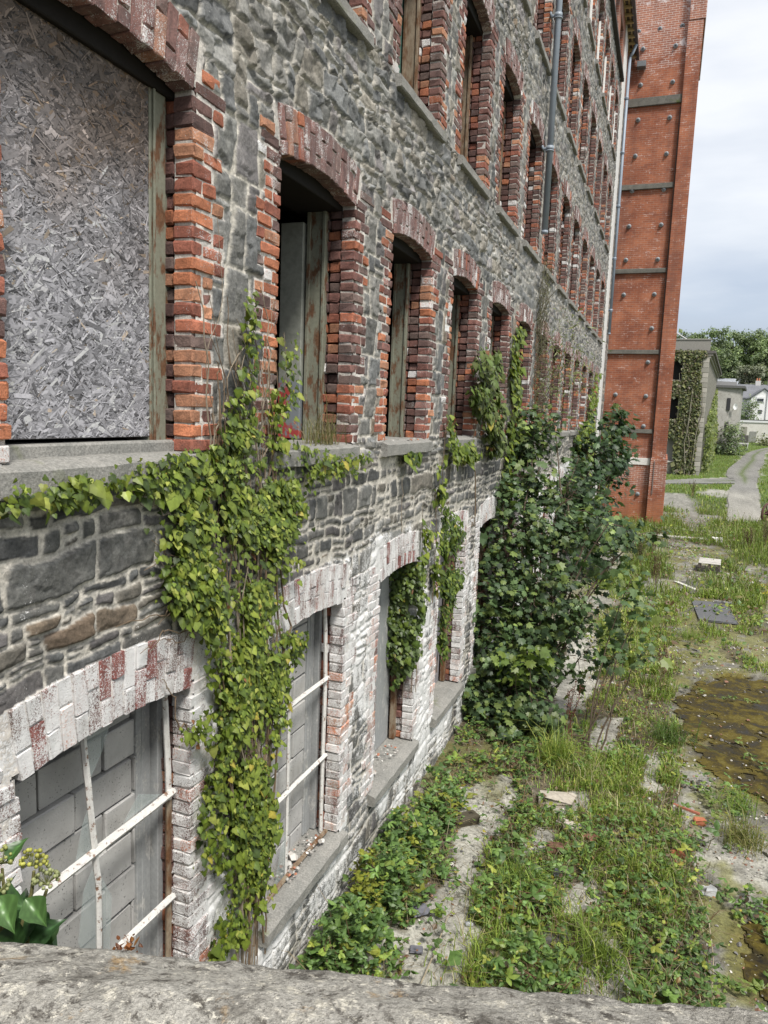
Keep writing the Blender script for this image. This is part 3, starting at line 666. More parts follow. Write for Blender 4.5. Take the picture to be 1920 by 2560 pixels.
mb = MB(); box(mb, (.30, 31.35, 17.72), (.62, 31.648, 17.92), (.16, .17, .18, 0)); tw_rel(mb.build('vent_hood', M_PLAIN, tw))
th = np.arange(16)/16*2*np.pi
def plate():
    m_ = MB(); prof = [(.088, 0), (.085, -.03), (.06, -.07), (.035, -.085), (.03, -.12), (.0, -.125)]
    V = np.array([(r*np.cos(a), y, r*np.sin(a)) for r, y in prof for a in th]); F = [[i*16+j, i*16+(j+1) % 16, (i+1)*16+(j+1) % 16, (i+1)*16+j] for i in range(5) for j in range(16)]
    c = np.array([(.25, .28, .30, 0) if r > .05 else (.10, .11, .12, 0) for r, y in prof for a in th]); m_.add(V, np.array(F), c)
    return m_.build('tie_plate', M_PIPE, tw)
p0 = plate(); first = True
for x, z in [(.25, 19.13), (1.01, 19.12), (1.80, 19.13), (.46, 18.45), (1.62, 18.42), (.47, 17.16), (1.62, 17.15), (.48, 15.9), (1.62, 15.88), (.48, 14.59), (1.61, 14.58), (.46, 13.3), (1.62, 13.28), (.45, 11.98), (1.63, 11.98), (.43, 10.71), (1.61, 10.7), (.45, 9.38), (1.59, 9.38), (1.60, 8.08), (1.56, 6.77), (.43, 5.48), (1.59, 5.45), (1.59, 4.26), (1.58, 1.54)]:
    o = p0 if first else p0.copy()
    if not first: C.objects.link(o); o.parent = tw
    first = False; o.location = (x-1.2, 31.65-33.5+(.07 if z > 19.05 else 0), z)

# ------------------------------------------------------------------ near parapet with its coping
par = empty('stone_parapet', (1.6, .3, 0), 'lichened stone parapet with rounded coping crossing the near bottom edge', 'parapet')
def coping():
    nu, nv = 420, 90; u = np.linspace(-.15, 6.0, nu); v = np.linspace(0, 1, nv)
    U, Vv = np.meshgrid(u, v, indexing='ij')
    ang = np.pi*(.02+.96*Vv); wd = .30; X0 = U
    # far edge follows the photograph's slightly skewed line
    yf = .66+(U-1.65)*.283
    prof_y = np.where(Vv < .12, yf-.0*Vv, yf-(Vv-.12)/.88*.62); drop = np.where(Vv < .12, (.12-Vv)/.12*.26, 0)
    rr = sstep(0.10, .30, Vv); z = 3.705-.045*(1-rr)-drop
    z = z-.045*sstep(.6, 1, Vv)
    e_ = fbm(U*9, Vv*6, 3); e2 = fbm(U*34, Vv*22, 7); e3 = fbm(U*110, Vv*70, 9, 2)
    z = z+.010*(e_-.5)+.007*(e2-.5)+.005*(e3-.5)-.008*sstep(.55, .8, fbm(U*4, Vv*2.4, 5))
    y = prof_y+.012*(fbm(U*6, Vv*2, 12)-.5)+.008*(e2-.5)
    idx = np.arange(nu*nv).reshape(nu, nv); q_ = np.stack([idx[:-1, :-1], idx[:-1, 1:], idx[1:, 1:], idx[1:, :-1]], -1).reshape(-1, 4)
    return np.stack([U-1.6, y-.3, z], -1).reshape(-1, 3), q_
V, F = coping()
M_COPE = m_stone('lichened coping stone', (.44, .425, .385), (.33, .315, .28), 9, [(10, .52, .66, (.17, .16, .14)), (38, .53, .62, (.12, .11, .095)), (26, .57, .63, (.58, .55, .47)), (60, .57, .62, (.62, .59, .51)), (7, .62, .70, (.40, .28, .15))], 1.0, .95, 150)
mesh('coping', V, F[:, ::-1], M_COPE, par, None, True)
mb = MB(); box(mb, (-1.7, .17, 0), (4.5, .62, 3.56), ang=.275, axis=2); o = mb.build('wall_body', M_SILL, par); 

# ------------------------------------------------------------------ ivy
IVYC = [(.115, .165, .022), (.155, .205, .03), (.205, .25, .04), (.08, .12, .022), (.05, .08, .02), (.27, .30, .06)]
IVYP = [.25, .25, .14, .18, .10, .08]
def ivy(label, polys, n, size, group=None, cols=IVYC, p=IVYP, x0=.03, thick=.12, stems=(), cat='ivy', name='climbing_ivy', face_=None, seed=0, dens=None):
    """leaves over polygons (y,z) on the wall; face_ maps (y,z,x) to world and outward"""
    rng = np.random.default_rng(seed+100); A = []
    for poly in polys:
        q_ = np.array(poly); lo, hi = q_.min(0), q_.max(0); need = n//len(polys) if len(polys) < 4 else [n*.35, n*.26, n*.25, n*.05, n*.09][len(A)]; need = int(need); got = []
        while sum(map(len, got)) < need:
            P = rng.uniform(lo, hi, (need*3, 2)); P = P+0
            J = P+rng.normal(0, .03, P.shape); P = P[inpoly(J, poly)]
            k = fbm(P[:, 0]*4.5, P[:, 1]*3.5, seed, 3); P = P[rng.random(len(P)) < sstep(.40, .56, k)*.93+.07]
            if dens: P = P[rng.random(len(P)) < dens(P)]
            got.append(P)
        A.append(np.concatenate(got)[:need])
    P = np.concatenate(A); m = len(P); bul = fbm(P[:, 0]*4, P[:, 1]*4, seed+3)
    lay = rng.random(m)**.7; x = x0+thick*lay*(.3+bul)
    pos = np.stack([x, P[:, 0], P[:, 1]], 1)
    nrm = np.stack([np.ones(m), rng.normal(-.25, .45, m), rng.normal(.35, .40, m)], 1); tip = np.stack([rng.normal(.12, .2, m), rng.normal(0, .5, m), -np.ones(m)], 1)
    sz = size*np.exp(rng.normal(0, .38, m)); col = mixcol(rng, m, cols, .16, p); dk = lay < .25; col[dk, :3] *= .7  # leaves closest to the wall get a darker colour as painted shade
    col[rng.random(m) < .012, :3] = (.35, .30, .05); col[rng.random(m) < .006, :3] = (.2, .09, .04)
    root = empty(name, (float(x0), float(P[:, 0].mean()), float(P[:, 1].min())), label, cat, group); off = np.array(root.location)
    if face_: pos, nrm, tip = face_(pos), face_(nrm, True), face_(tip, True); root.location = Vector(face_(np.array([root.location]))[0]); off = np.array(root.location)
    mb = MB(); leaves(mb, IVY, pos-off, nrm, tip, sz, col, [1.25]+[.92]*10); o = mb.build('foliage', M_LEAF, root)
    if stems:
        mb = MB()
        for q_, (a, b, r, wob) in enumerate(stems):
            if q_ and len(stems) < 4: mb.build('stem', M_BARK, root); mb = MB()
            c = curve((x0+.01, *a), (x0+.01, *b), rng, 14, wob); c[:, 0] = x0+.012+np.abs(c[:, 0]-x0)*.15
            if face_: c = face_(c)
            tube(mb, c-off, r, r*.5, (.16, .115, .075, 0) if rng.random() < .6 else (.24, .20, .15, 0))
        mb.build('stem', M_BARK, root)
    return root
IVY1 = [(2.18, 4.03), (2.31, 3.98), (2.49, 4.03), (2.71, 4.04), (2.97, 4.05), (3.18, 4.08), (3.51, 4.04), (3.55, 4.14), (3.69, 4.35), (3.75, 4.5), (3.84, 4.62), (3.87, 5.05), (3.95, 5.05), (3.99, 4.62), (4.15, 4.45), (4.33, 4.4), (4.37, 4.85), (4.44, 4.8), (4.46, 4.37), (4.22, 4.22), (4.67, 4.12), (4.97, 4.03), (5.48, 4.02), (5.9, 4.0), (5.78, 3.93), (5.06, 3.9), (4.76, 3.78), (4.64, 3.4), (4.51, 3.22), (4.33, 2.96), (4.40, 2.85), (4.78, 2.74), (4.68, 2.58), (4.45, 2.5), (4.45, 2.3), (4.38, 2.16), (4.28, 1.71), (4.33, 1.41), (4.28, 1.19), (4.2, 0.98), (4.02, 1.04), (3.9, 0.88), (3.53, 1.0), (3.49, 1.15), (3.73, 1.25), (3.84, 1.28), (3.58, 1.57), (3.39, 1.8), (3.48, 1.98), (3.26, 2.17), (3.28, 2.25), (3.52, 2.16), (3.57, 2.34), (3.3, 2.56), (3.26, 2.65), (3.57, 2.57), (3.57, 2.83), (3.38, 3.2), (3.1, 3.39), (3.0, 3.72), (3.22, 3.72), (3.38, 3.85), (3.11, 3.94), (2.77, 3.97), (2.41, 3.95), (2.18, 3.96)]
CORE = [(3.55, 4.05), (3.8, 4.25), (4.1, 4.2), (4.5, 4.0), (4.5, 3.6), (4.35, 3.2), (4.25, 2.8), (4.33, 2.4), (4.25, 1.9), (4.22, 1.5), (4.05, 1.15), (3.95, 1.4), (3.78, 1.9), (3.68, 2.4), (3.65, 2.9), (3.4, 3.3), (3.25, 3.6), (3.5, 3.8)]
SILLRUN = [(2.1, 3.985), (2.4, 4.0), (2.6, 4.02), (2.9, 4.04), (3.2, 4.09), (3.6, 4.15), (3.7, 3.9), (3.3, 3.88), (3.0, 3.91), (2.7, 3.95), (2.4, 3.93), (2.1, 3.92)]
rs = np.random.default_rng(3); st = []
for k in range(26):
    a = (rs.uniform(3.85, 4.3), rs.uniform(.25, 1.2)); b = (rs.uniform(3.45, 4.55), rs.uniform(3.3, 4.5)); st.append((a, b, rs.uniform(.004, .012), .22))
for k in range(30):
    a = (rs.uniform(3.55, 4.2), rs.uniform(3.5, 4.2)); b = (a[0]+rs.normal(0, .22), a[1]+rs.uniform(.4, 1.3)); st.append((a, b, rs.uniform(.0025, .006), .12))
for k in range(14):
    a = (rs.uniform(3.3, 3.6), rs.uniform(3.1, 3.95)); b = (a[0]-rs.uniform(.2, .6), a[1]+rs.uniform(-.15, .2)); st.append((a, b, rs.uniform(.003, .005), .08))
st += [((3.36, 2.55), (3.18, 2.85), .006, .06), ((3.18, 2.85), (3.12, 2.93), .005, .02), ((4.37, 4.1), (4.38, 4.85), .004, .06)]
ivy('big bright green ivy sheet hanging between the boarded window and the block-filled windows', [IVY1, CORE, CORE, SILLRUN, [(2.98, 3.72), (3.15, 3.92), (3.5, 4.0), (3.55, 3.1), (3.38, 3.15), (3.08, 3.38)]], 14600, .032, stems=st, seed=1, thick=.12)
ivy('dark drooping ivy bunch covering the pier right of the fourth arched window', [[(9.3, 5.04), (9.8, 5.32), (10.5, 5.3), (10.6, 4.37), (11.2, 3.95), (10.4, 3.71), (10.2, 4.11), (9.72, 4.36), (9.2, 4.58)]], 1300, .065, cols=[(.09, .11, .03), (.10, .15, .035), (.14, .18, .05)], p=None, thick=.25, stems=[((10, 3), (10.1, 5.2), .01, .2)], seed=2)
ivy('yellow green ivy ribbon climbing the pier right of the fifth arched window', [[(11.85, 5.61), (12.34, 5.97), (12.55, 5.17), (12.5, 4.39), (13.2, 3.9), (11.9, 3.0), (11.8, 4.67)]], 900, .07, thick=.14, stems=[((12, 2), (12.2, 5.6), .01, .2)], seed=3)
ivy('bright ivy tuft under and beside the sill of the fourth window', [[(8.28, 4.4), (8.55, 4.4), (8.6, 4.05), (9.5, 3.99), (10.0, 3.82), (8.5, 3.84), (8.3, 4.0)]], 420, .06, thick=.12, stems=[((8.3, 3.3), (8.35, 4.3), .005, .1)], seed=4)
ivy('ivy strand hanging below the sill left of the fourth window', [[(7.95, 3.85), (8.15, 3.87), (8.2, 3.45), (8.05, 3.3)], [(6.85, 4.0), (7.3, 3.99), (7.2, 3.9), (6.9, 3.9)]], 120, .055, stems=[((8.05, 3.2), (8.1, 3.9), .004, .05), ((6.9, 3.2), (7.05, 3.95), .004, .1)], seed=5)
def jamb(Rj, d0):                                  # leaves on a reveal facing the camera
    def f(p, vec=False):
        p = np.asarray(p, float); q_ = p.copy()
        if vec: q_[:, 0] = p[:, 1]*.4+.5; q_[:, 1] = -p[:, 0]*.9
        else: q_[:, 0] = p[:, 1]; q_[:, 1] = Rj-p[:, 0]*1.0
        return q_
    return f
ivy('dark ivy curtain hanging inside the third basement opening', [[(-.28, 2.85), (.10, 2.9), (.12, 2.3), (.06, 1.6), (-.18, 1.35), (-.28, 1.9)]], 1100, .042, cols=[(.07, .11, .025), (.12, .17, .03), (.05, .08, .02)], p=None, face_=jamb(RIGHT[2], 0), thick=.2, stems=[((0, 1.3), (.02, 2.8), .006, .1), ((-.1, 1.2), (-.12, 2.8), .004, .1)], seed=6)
ivy('green ivy strip on the white pier between third and fourth basement openings', [[(7.5, 3.2), (7.62, 3.25), (7.66, 2.4), (7.55, 2.2)], [(7.9, 3.1), (8.1, 3.0), (8.25, 2.3), (8.1, 2.3)]], 170, .055, stems=[((7.6, 1.3), (7.55, 3.4), .005, .08), ((8.1, 2.2), (8.0, 3.5), .005, .08)], seed=7)
ivy('ivy clump hanging over the fourth basement opening', [[(8.34, 2.94), (8.46, 3.3), (9.3, 2.95), (9.5, 2.4), (9.1, 2.0), (8.6, 2.2)], [(8.5, 2.9), (9.1, 2.9), (8.9, 1.3), (8.6, 1.3)]], 1400, .045, cols=[(.09, .14, .025), (.15, .20, .035), (.06, .095, .025)], p=None, x0=-.02, thick=.14, stems=[((8.6, 1.2), (8.7, 3.2), .006, .12)], seed=8)
ivy('yellow green ivy column climbing beside the last arched windows', [[(25.2, .9), (23.6, 3.2), (24.0, 4.3), (25.5, 6.0), (26.6, 5.95), (26.6, 4.5), (28.0, 2.2)], [(21.5, 3.9), (23.5, 4.4), (24.5, 2.0), (23, 1.0)]], 2300, .09, thick=.22, cols=[(.16, .22, .035), (.22, .27, .05), (.11, .17, .03)], p=None, stems=[((25, 0), (26, 5.5), .02, .3)], seed=9)
def towerface(p, vec=False):
    p = np.asarray(p, float); q_ = p.copy(); q_[:, 0] = p[:, 1]; q_[:, 1] = -p[:, 0] if vec else 31.62-p[:, 0]; return q_
ivy('dark ivy climbing the foot of the orange brick tower', [[(-.08, 1.4), (-.03, 4.5), (.25, 4.7), (.45, 5.15), (.62, 5.1), (.8, 3.8), (.62, 2.9), (.4, 1.2)]], 900, .10, cols=[(.05, .09, .025), (.08, .13, .03), (.12, .16, .05)], p=None, face_=towerface, thick=.3, seed=10)
# ------------------------------------------------------------------ trees and shrubs
def tree(name, label, cat, base, blobs, tpl, size, cols, p=None, group=None, seed=0, trunk_r=.04, seeds_up=.35, twig=True, mat=None, droop=.6, spread=1.0, limb=True):
    """blobs: (x,y,z,r,n): leaf sprays round twig ends, limbs run to every blob"""
    rng = np.random.default_rng(seed+500); root = empty(name, base, label, cat, group); off = np.array(base); mb = MB(); tb = MB()
    for (x, y, z, r, n) in blobs:
        c = np.array([x, y, z]); 
        if limb:
            b0 = off+np.array([rng.normal(0, .08), rng.normal(0, .08), 0]); L = curve(b0, c, rng, 9, .12*np.linalg.norm(c-b0)*.4, 0)
            tube(tb, L-off, trunk_r*(.5+.5*min(1, r)), trunk_r*.2, (.10, .075, .055, 0))
        k = max(3, n//14); tips = c+unit(rng, k)*r*(rng.random((k, 1))**.45)*np.array([1, 1, .95])
        cnt = int(n/k)
        for t_ in tips:
            if twig:
                s0 = c+(t_-c)*.15+rng.normal(0, r*.1, 3); tube(tb, np.array([s0, (s0+t_)/2+rng.normal(0, r*.06, 3), t_])-off, trunk_r*.16, trunk_r*.07, (.11, .075, .055, 0), 4, False)
            m = max(2, int(cnt*rng.uniform(.5, 1.5))); P = t_+rng.normal(0, size*1.15*spread, (m, 3)); dirn = t_-c; dirn = dirn/(np.linalg.norm(dirn)+1e-6)
            nr = rng.normal(0, .55, (m, 3))+np.array([.25, -.25, 1.0])*.9+dirn*.5; tp = rng.normal(0, .5, (m, 3))+dirn*.7+np.array([0, 0, -droop])
            cl = mixcol(rng, m, cols, .12, p); cl[:, :3] *= np.exp(rng.normal(0, .22))
            leaves(mb, tpl, P-off, nr, tp, size*np.exp(rng.normal(0, .25, m)), cl)
    tb.build('trunk', M_BARK, root); mb.build('crown', mat or M_LEAF, root); return root
SYCC = [(.060, .100, .042), (.090, .140, .056), (.042, .072, .034), (.14, .19, .055)]
tree('sycamore', 'large dark green sycamore bush growing against the mill wall', 'tree', (.75, 10.8, 0), [
    (.50, 10.5, .40, .55, 760), (1.02, 10.1, .33, .40, 400), (.36, 10.8, 1.05, .60, 820), (.92, 10.9, 1.0, .55, 560), (.36, 11.1, 1.75, .66, 800), (.90, 11.2, 1.75, .68, 600), (1.35, 11.2, 1.75, .5, 160), (.30, 12.6, 4.45, .16, 45), (.62, 12.8, 4.45, .14, 35), (1.1, 12.8, 3.75, .18, 45), (.1, 11.6, 3.1, .3, 200), (.12, 12.9, 4.1, .3, 160),
    (.36, 11.6, 2.55, .62, 680), (.90, 11.9, 2.55, .62, 480), (1.0, 12.4, 3.1, .48, 300), (.30, 12.2, 3.35, .50, 480), (.34, 12.5, 3.95, .36, 300), (.55, 12.6, 4.25, .24, 110), (1.45, 12.3, 2.8, .5, 260),
    (1.85, 11.5, 2.35, .46, 110), (2.15, 11.3, 2.70, .34, 60), (1.75, 11.2, 2.9, .3, 40), (1.55, 10.6, 1.05, .42, 80), (.15, 10.2, .2, .4, 300), (1.45, 10.8, 1.5, .4, 150), (.70, 9.9, .12, .42, 330)], SYC, .088, SYCC, seed=1, trunk_r=.04)
tree('sycamore', 'slender sycamore sapling with pale bluish leaves leaning over the grass strip', 'tree', (1.77, 9.9, 0), [
    (2.15, 10.3, 2.3, .24, 55), (2.3, 10.4, 1.95, .24, 60), (2.2, 10.4, 1.5, .28, 60), (2.0, 10.2, 1.2, .2, 30), (2.3, 10.3, 1.25, .2, 30)], SYC, .10, [(.10, .17, .07), (.15, .22, .10), (.17, .22, .05)], seed=2, trunk_r=.022)
tree('sycamore', 'dark bushy sycamore between the ivy column and the brick tower', 'tree', (.6, 22, .2), [
    (.7, 20.6, 2.4, .8, 360), (.6, 22, 3.5, .75, 380), (.95, 22.3, 4.25, .45, 160), (.5, 20.0, 1.8, .8, 320), (1.0, 23.6, 3.1, .6, 220), (.8, 21, 1.2, .8, 260), (1.3, 20.5, 1.3, .6, 140), (.5, 18.5, 1.6, .7, 200)], SYC, .16, [(.042, .078, .034), (.06, .105, .04), (.033, .06, .03)], seed=3, trunk_r=.06)
tree('yellow_shrub', 'spray of yellow green sycamore leaves at the front of the dark bush', 'shrub', (.95, 9.95, 0), [(.92, 10.05, 1.02, .20, 60), (.75, 10.0, .85, .14, 30)], SYC, .10, [(.16, .22, .04), (.11, .17, .035)], seed=4, trunk_r=.02)
tree('buddleia', 'wispy pale buddleia sprouting out of the stonework below the grey drainpipe', 'shrub', (.02, 15.3, 4.6), [
    (.25, 15.4, 5.1, .35, 110), (.45, 15.7, 5.6, .35, 110), (.55, 15.9, 6.2, .3, 90), (.30, 15.2, 5.8, .35, 110), (.6, 16.3, 5.2, .35, 110), (.25, 14.9, 5.0, .3, 90)], LANCE, .11, [(.16, .19, .07), (.22, .24, .10), (.12, .15, .05)], seed=5, trunk_r=.02, droop=.3, spread=1.4)
mb = MB(); rg = np.random.default_rng(8)
root = empty('dead_creeper', (.05, 14.4, 4.3), 'straggly brown dead creeper stem clinging to the stone under the grey drainpipe', 'creeper')
for k in range(60):
    y = 14.35+rg.normal(0, .10); z0 = rg.uniform(4.2, 6.6); tube(mb, curve((.04, y, z0), (.06+rg.random()*.1, y+rg.normal(0, .12), z0+rg.uniform(.4, 1.1)), rg, 6, .12)-np.array(root.location), .006, .003, (.13, .12, .08, 0), 4)
n = 900; z = rg.uniform(4.3, 7.3, n); P = np.stack([.05+.16*rg.random(n), 14.35+rg.normal(0, .13, n), z], 1)
mb2 = MB(); leaves(mb2, LANCE, P-np.array(root.location), np.stack([np.ones(n), rg.normal(0, .6, n), rg.normal(.3, .5, n)], 1), unit(rg, n), .06*np.exp(rg.normal(0, .3, n)), mixcol(rg, n, [(.12, .12, .05), (.16, .17, .07), (.10, .085, .05)], .2))
mb.build('stem', M_BARK, root); mb2.build('foliage', M_LEAF, root)
# flowering ivy sprig behind the parapet
root = empty('ivy_sprig', (1.30, .98, 3.25), 'flowering ivy sprig with glossy leaves and yellow green berry heads rising behind the parapet', 'ivy sprig')
off = np.array(root.location); rg = np.random.default_rng(21); mb = MB(); M_GLOSS = m_leaf('glossy leaf', .34, .18); VEIN = [(1.9 if b == 4 else 1.0)*(1.22 if (a+abs(b-4)) % 3 == 0 else .92) for a in range(11) for b in range(9)]
def curved_leaf():
    nu, nv = 11, 9; V = []; prof = [.03, .20, .34, .40, .39, .35, .28, .20, .12, .05, .0]
    for a in range(nu):
        for b in range(nv): u = a/(nu-1)*1.05; v = (b/(nv-1)-.5)*2*prof[a]*(1+.06*math.sin(a*2.1+b)); V.append((v, u, .62*abs(v)**1.3-.42*max(0, u-.3)**2+.018*math.sin(u*16+abs(v)*9)))
    return np.array(V), [[(a*nv+b, a*nv+b+1, (a+1)*nv+b+1, (a+1)*nv+b) for a in range(nu-1) for b in range(nv-1)]]
HE = curved_leaf()
tops = [(1.365, .99, 3.50), (1.275, 1.0, 3.475), (1.385, 1.0, 3.462), (1.31, .96, 3.452)]
for t_ in tops:
    tube(mb, curve(off+np.array([rg.normal(0, .02), 0, -.05]), np.array(t_)-np.array([0, 0, .02]), rg, 7, .01)-off, .006, .003, (.16, .15, .06, 0), 6)
mb.build('stem', M_BARK, root)
mb = MB(); lp = [((1.34, .93, 3.425), (.35, -.5, .7), (.75, -.2, -.65), .085), ((1.26, .93, 3.42), (-.2, -.6, .7), (-.8, -.1, -.5), .10), ((1.385, .95, 3.42), (.5, -.5, .6), (.75, .0, -.6), .075), ((1.33, .90, 3.33), (.2, -.5, .8), (.85, .1, .05), .075), ((1.30, .95, 3.37), (0, -.8, .5), (.25, -.2, -.95), .085),
      ((1.36, .95, 3.37), (.2, -.8, .4), (.2, 0, -1), .08), ((1.22, .95, 3.36), (-.2, -.7, .6), (-.5, 0, -.8), .10), ((1.28, .92, 3.31), (0, -.6, .8), (-.3, .1, -.5), .08), ((1.40, .97, 3.31), (.4, -.7, .5), (.5, .1, -.7), .08), ((1.25, .9, 3.30), (-.1, -.7, .7), (.7, 0, -.2), .07), ((1.37, .92, 3.28), (.2, -.7, .5), (.3, 0, -.9), .08), ((1.19, .97, 3.46), (-.3, -.6, .6), (-.6, 0, -.7), .08), ((1.29, 1.0, 3.44), (0, -.7, .7), (.1, 0, .8), .06)]
P = np.array([a for a, b, c, d in lp])+np.array([0, 0, .035]); c_ = mixcol(rg, len(lp), [(.040, .092, .026), (.058, .118, .034), (.030, .070, .022)], .15)
leaves(mb, HE, P-off, [b for a, b, c, d in lp], [c for a, b, c, d in lp], [d*.80 for a, b, c, d in lp], c_, VEIN); 
n = 46; P = np.array([1.27, .99, 3.33])+rg.normal(0, 1, (n, 3))*np.array([.075, .035, .045]); leaves(mb, HE, P-off, rg.normal(0, .5, (n, 3))+np.array([.1, -.8, .6]), rg.normal(0, 1, (n, 3)), .06*np.exp(rg.normal(0, .2, n)), mixcol(rg, n, [(.05, .11, .035), (.035, .08, .03)], .2), VEIN); mb.build('foliage', M_GLOSS, root, True)
mb = MB(); leaves(mb, HE, np.array([(1.395, .93, 3.32)])-off, [(.3, -.9, .3)], [(.1, 0, -1)], [.06], [(.30, .34, .10, 0)]); mb.build('pale_leaf', M_GLOSS, root)
ball = MB(); th6 = np.arange(6)/6*2*np.pi
for ti, t_ in enumerate(tops):
    mb = MB(); n = 34; d = unit(rg, n); d[:, 2] = np.abs(d[:, 2])*1.0-.25; d /= np.linalg.norm(d, axis=1)[:, None]
    for v in d:
        e_ = np.array(t_)+v*.022*rg.uniform(.85, 1.1); tube(mb, np.array([np.array(t_)-np.array([0, 0, .01]), e_])-off, .0006, .0006, (.28, .30, .12, 0), 3, False)
        r = .0042*rg.uniform(.8, 1.15); V = np.array([(0, 0, 1)]+[(np.cos(a)*.86, np.sin(a)*.86, .5) for a in th6]+[(np.cos(a)*.86, np.sin(a)*.86, -.5) for a in th6]+[(0, 0, -1)])*r+e_-off
        F3 = [(0, i+1, (i+1) % 6+1) for i in range(6)]+[(13, (i+1) % 6+7, i+7) for i in range(6)]; F4 = [(i+1, i+7, (i+1) % 6+7, (i+1) % 6+1) for i in range(6)]
        cb = np.array([(.42, .42, .10, 0), (.36, .38, .13, 0), (.34, .37, .18, 0)])[min(ti, 2)]*np.exp(rg.normal(0, .1)); mb.add(V, [np.array(F3), np.array(F4)], cb)
    mb.build('flower_head', M_LEAF, root, True)
# ------------------------------------------------------------------ ground
YS = [-50, 12, 32, 62, 85, 110, 150, 200, 400]; ZS = [0, 0, .4, .4, 1.2, 3.0, 14, 20, 26]
def prof(y): return np.interp(y, YS, ZS)
def warp(x, y, a, f, s): return x+a*(fbm(x*f, y*f, s)-.5)*2, y+a*(fbm(x*f, y*f, s+31)-.5)*2
PUD = [(2.81, 12.35), (3.07, 13.24), (3.7, 14.08), (4.6, 14.24), (6.5, 13.8), (6.6, 9.5), (3.95, 8.9), (3.62, 9.5), (3.22, 9.97), (2.96, 10.92), (2.84, 11.67)]
PUD2 = [(3.30, 6.45), (3.45, 7.0), (3.67, 7.35), (4.1, 7.6), (4.6, 7.2), (4.7, 5.0), (4.0, 5.3), (3.6, 5.75), (3.36, 6.1)]
BARE = [[(2.2, 5.0), (2.5, 5.2), (2.45, 6.1), (2.2, 6.3), (2.1, 5.6)], [(1.35, 7.0), (1.7, 7.1), (1.65, 7.6), (1.4, 7.5)], [(2.5, 8.9), (2.75, 9.2), (2.7, 10.4), (2.5, 10.0)], [(1.9, 6.2), (2.2, 6.5), (2.1, 6.95), (1.85, 6.8)], [(1.75, 9.8), (2.1, 10), (2.2, 11.3), (1.8, 11)], [(.54, 7.64), (.55, 8.22), (.93, 8.52), (1.09, 8.0), (1.02, 7.35), (.73, 7.32)], [(.75, 4.7), (1.32, 4.8), (1.24, 5.8), (1.1, 6.4), (1.12, 7.3), (1.15, 8.2), (.95, 8.7), (.6, 8.3), (.66, 7.5), (.78, 6.5), (.74, 5.7)], [(1.42, 8.4), (1.82, 8.75), (2.02, 8.43), (1.68, 7.85)], [(.9, 12.4), (1.35, 10.7), (1.7, 12), (1.6, 15), (1.1, 16)], [(.3, 4.6), (.6, 4.9), (.75, 5.5), (.5, 5.6)]]
ROADL = [(5.13, 33.74), (6.35, 51.18), (7.44, 58.1), (7.2, 64.25), (7.77, 70.64), (9.06, 78.84), (10.4, 87.58), (11.78, 92.95), (14, 98)]
ROADR = [(6.5, 34.91), (7.9, 47.98), (8.9, 59.62), (9.7, 66.17), (10.4, 72.64), (11.65, 80.68), (12.59, 88.67), (13.46, 93.79), (16, 99.5)]
ROAD = ROADL+ROADR[::-1]; PATH = [(2.82, 57.48), (4.79, 60.9), (7.3, 64.07), (7.6, 58.2), (4.6, 55.05), (2.81, 53.41), (1, 52.5), (1, 56.5)]
def mask(x, y, poly, a=.12, f=2.2, s=5):
    wx, wy = warp(x, y, a, f, s); wx, wy = warp(wx, wy, a*.55, f*4, s+9); return inpoly(np.stack([wx.ravel(), wy.ravel()], 1), poly).reshape(np.shape(x))
def bare(x, y):
    r = np.zeros(np.shape(x), bool)
    for k, p in enumerate(BARE): r |= mask(x, y, p, .14, 3, 20+k)
    return r
def gheight(x, y):
    z = prof(y)+.05*(fbm(x*1.3, y*1.3, 81)-.5)*sstep(0, 3, y)*sstep(60, 30, y)
    return z
def grassy(x, y):
    """how much grass grows at a spot"""
    x = np.asarray(x, float); y = np.asarray(y, float); wx, wy = warp(x, y, .22, 1.6, 33)
    g = sstep(1.30, 1.75, wx)*sstep(3.05, 2.78, wx)*sstep(4.2, 4.8, y)*sstep(21, 17, y)
    g = np.maximum(g, .5*sstep(.9, 1.3, wx)*sstep(2.0, 1.6, wx)*sstep(9, 7, y))
    n = fbm(x*.8, y*.45, 35)
    g = np.maximum(g, sstep(.45, .55, n+.10*sstep(3.4, 2, x))*sstep(17, 22, y)*sstep(36, 33, y)*sstep(.6, 1.4, x))
    g = np.maximum(g, sstep(.52, .60, fbm(x*1.1, y*.7, 37))*sstep(13.8, 15, y)*sstep(24, 20, y)*sstep(3, 4, x))
    g = np.maximum(g, sstep(24, 26, y)*sstep(36, 33, y)*sstep(4.4, 5.2, x)*.9)
    far = sstep(34.5, 36, y); g = np.maximum(g, far*sstep(.34, .46, fbm(x*.35, y*.12, 39)+.1*sstep(60, 75, y)))
    st = (np.abs(y-34.8-.1*x) < .9)*(x < 5); g = np.where(st, g*.1, g)
    g = g*np.where(inpoly(np.stack([x.ravel(), y.ravel()], 1), ROAD).reshape(x.shape) | inpoly(np.stack([x.ravel(), y.ravel()], 1), PATH).reshape(x.shape), 0, 1)
    g = g*np.where(bare(x, y), .08, 1)*np.where(mask(x, y, PUD)|mask(x, y, PUD2), .02, 1)
    slab = (x > 3.3) & (x < 4.2) & (y > 17.2) & (y < 19.6); return np.where(slab, 0, g)
def lines(*seg): return np.unique(np.concatenate([np.arange(a, b, s) for a, b, s in seg]))
xs = lines((-60, -2, 8), (-2, 0, .5), (0, 4.8, .04), (4.8, 9, .15), (9, 30, .8), (30, 320, 20)); ys = lines((-30, 3, 2), (3, 16, .045), (16, 36, .14), (36, 130, .8), (130, 420, 12))
X, Y = np.meshgrid(xs, ys, indexing='ij'); Z = gheight(X, Y)+(fbm(X*7, Y*7, 83)-.5)*.035*sstep(30, 14, Y)
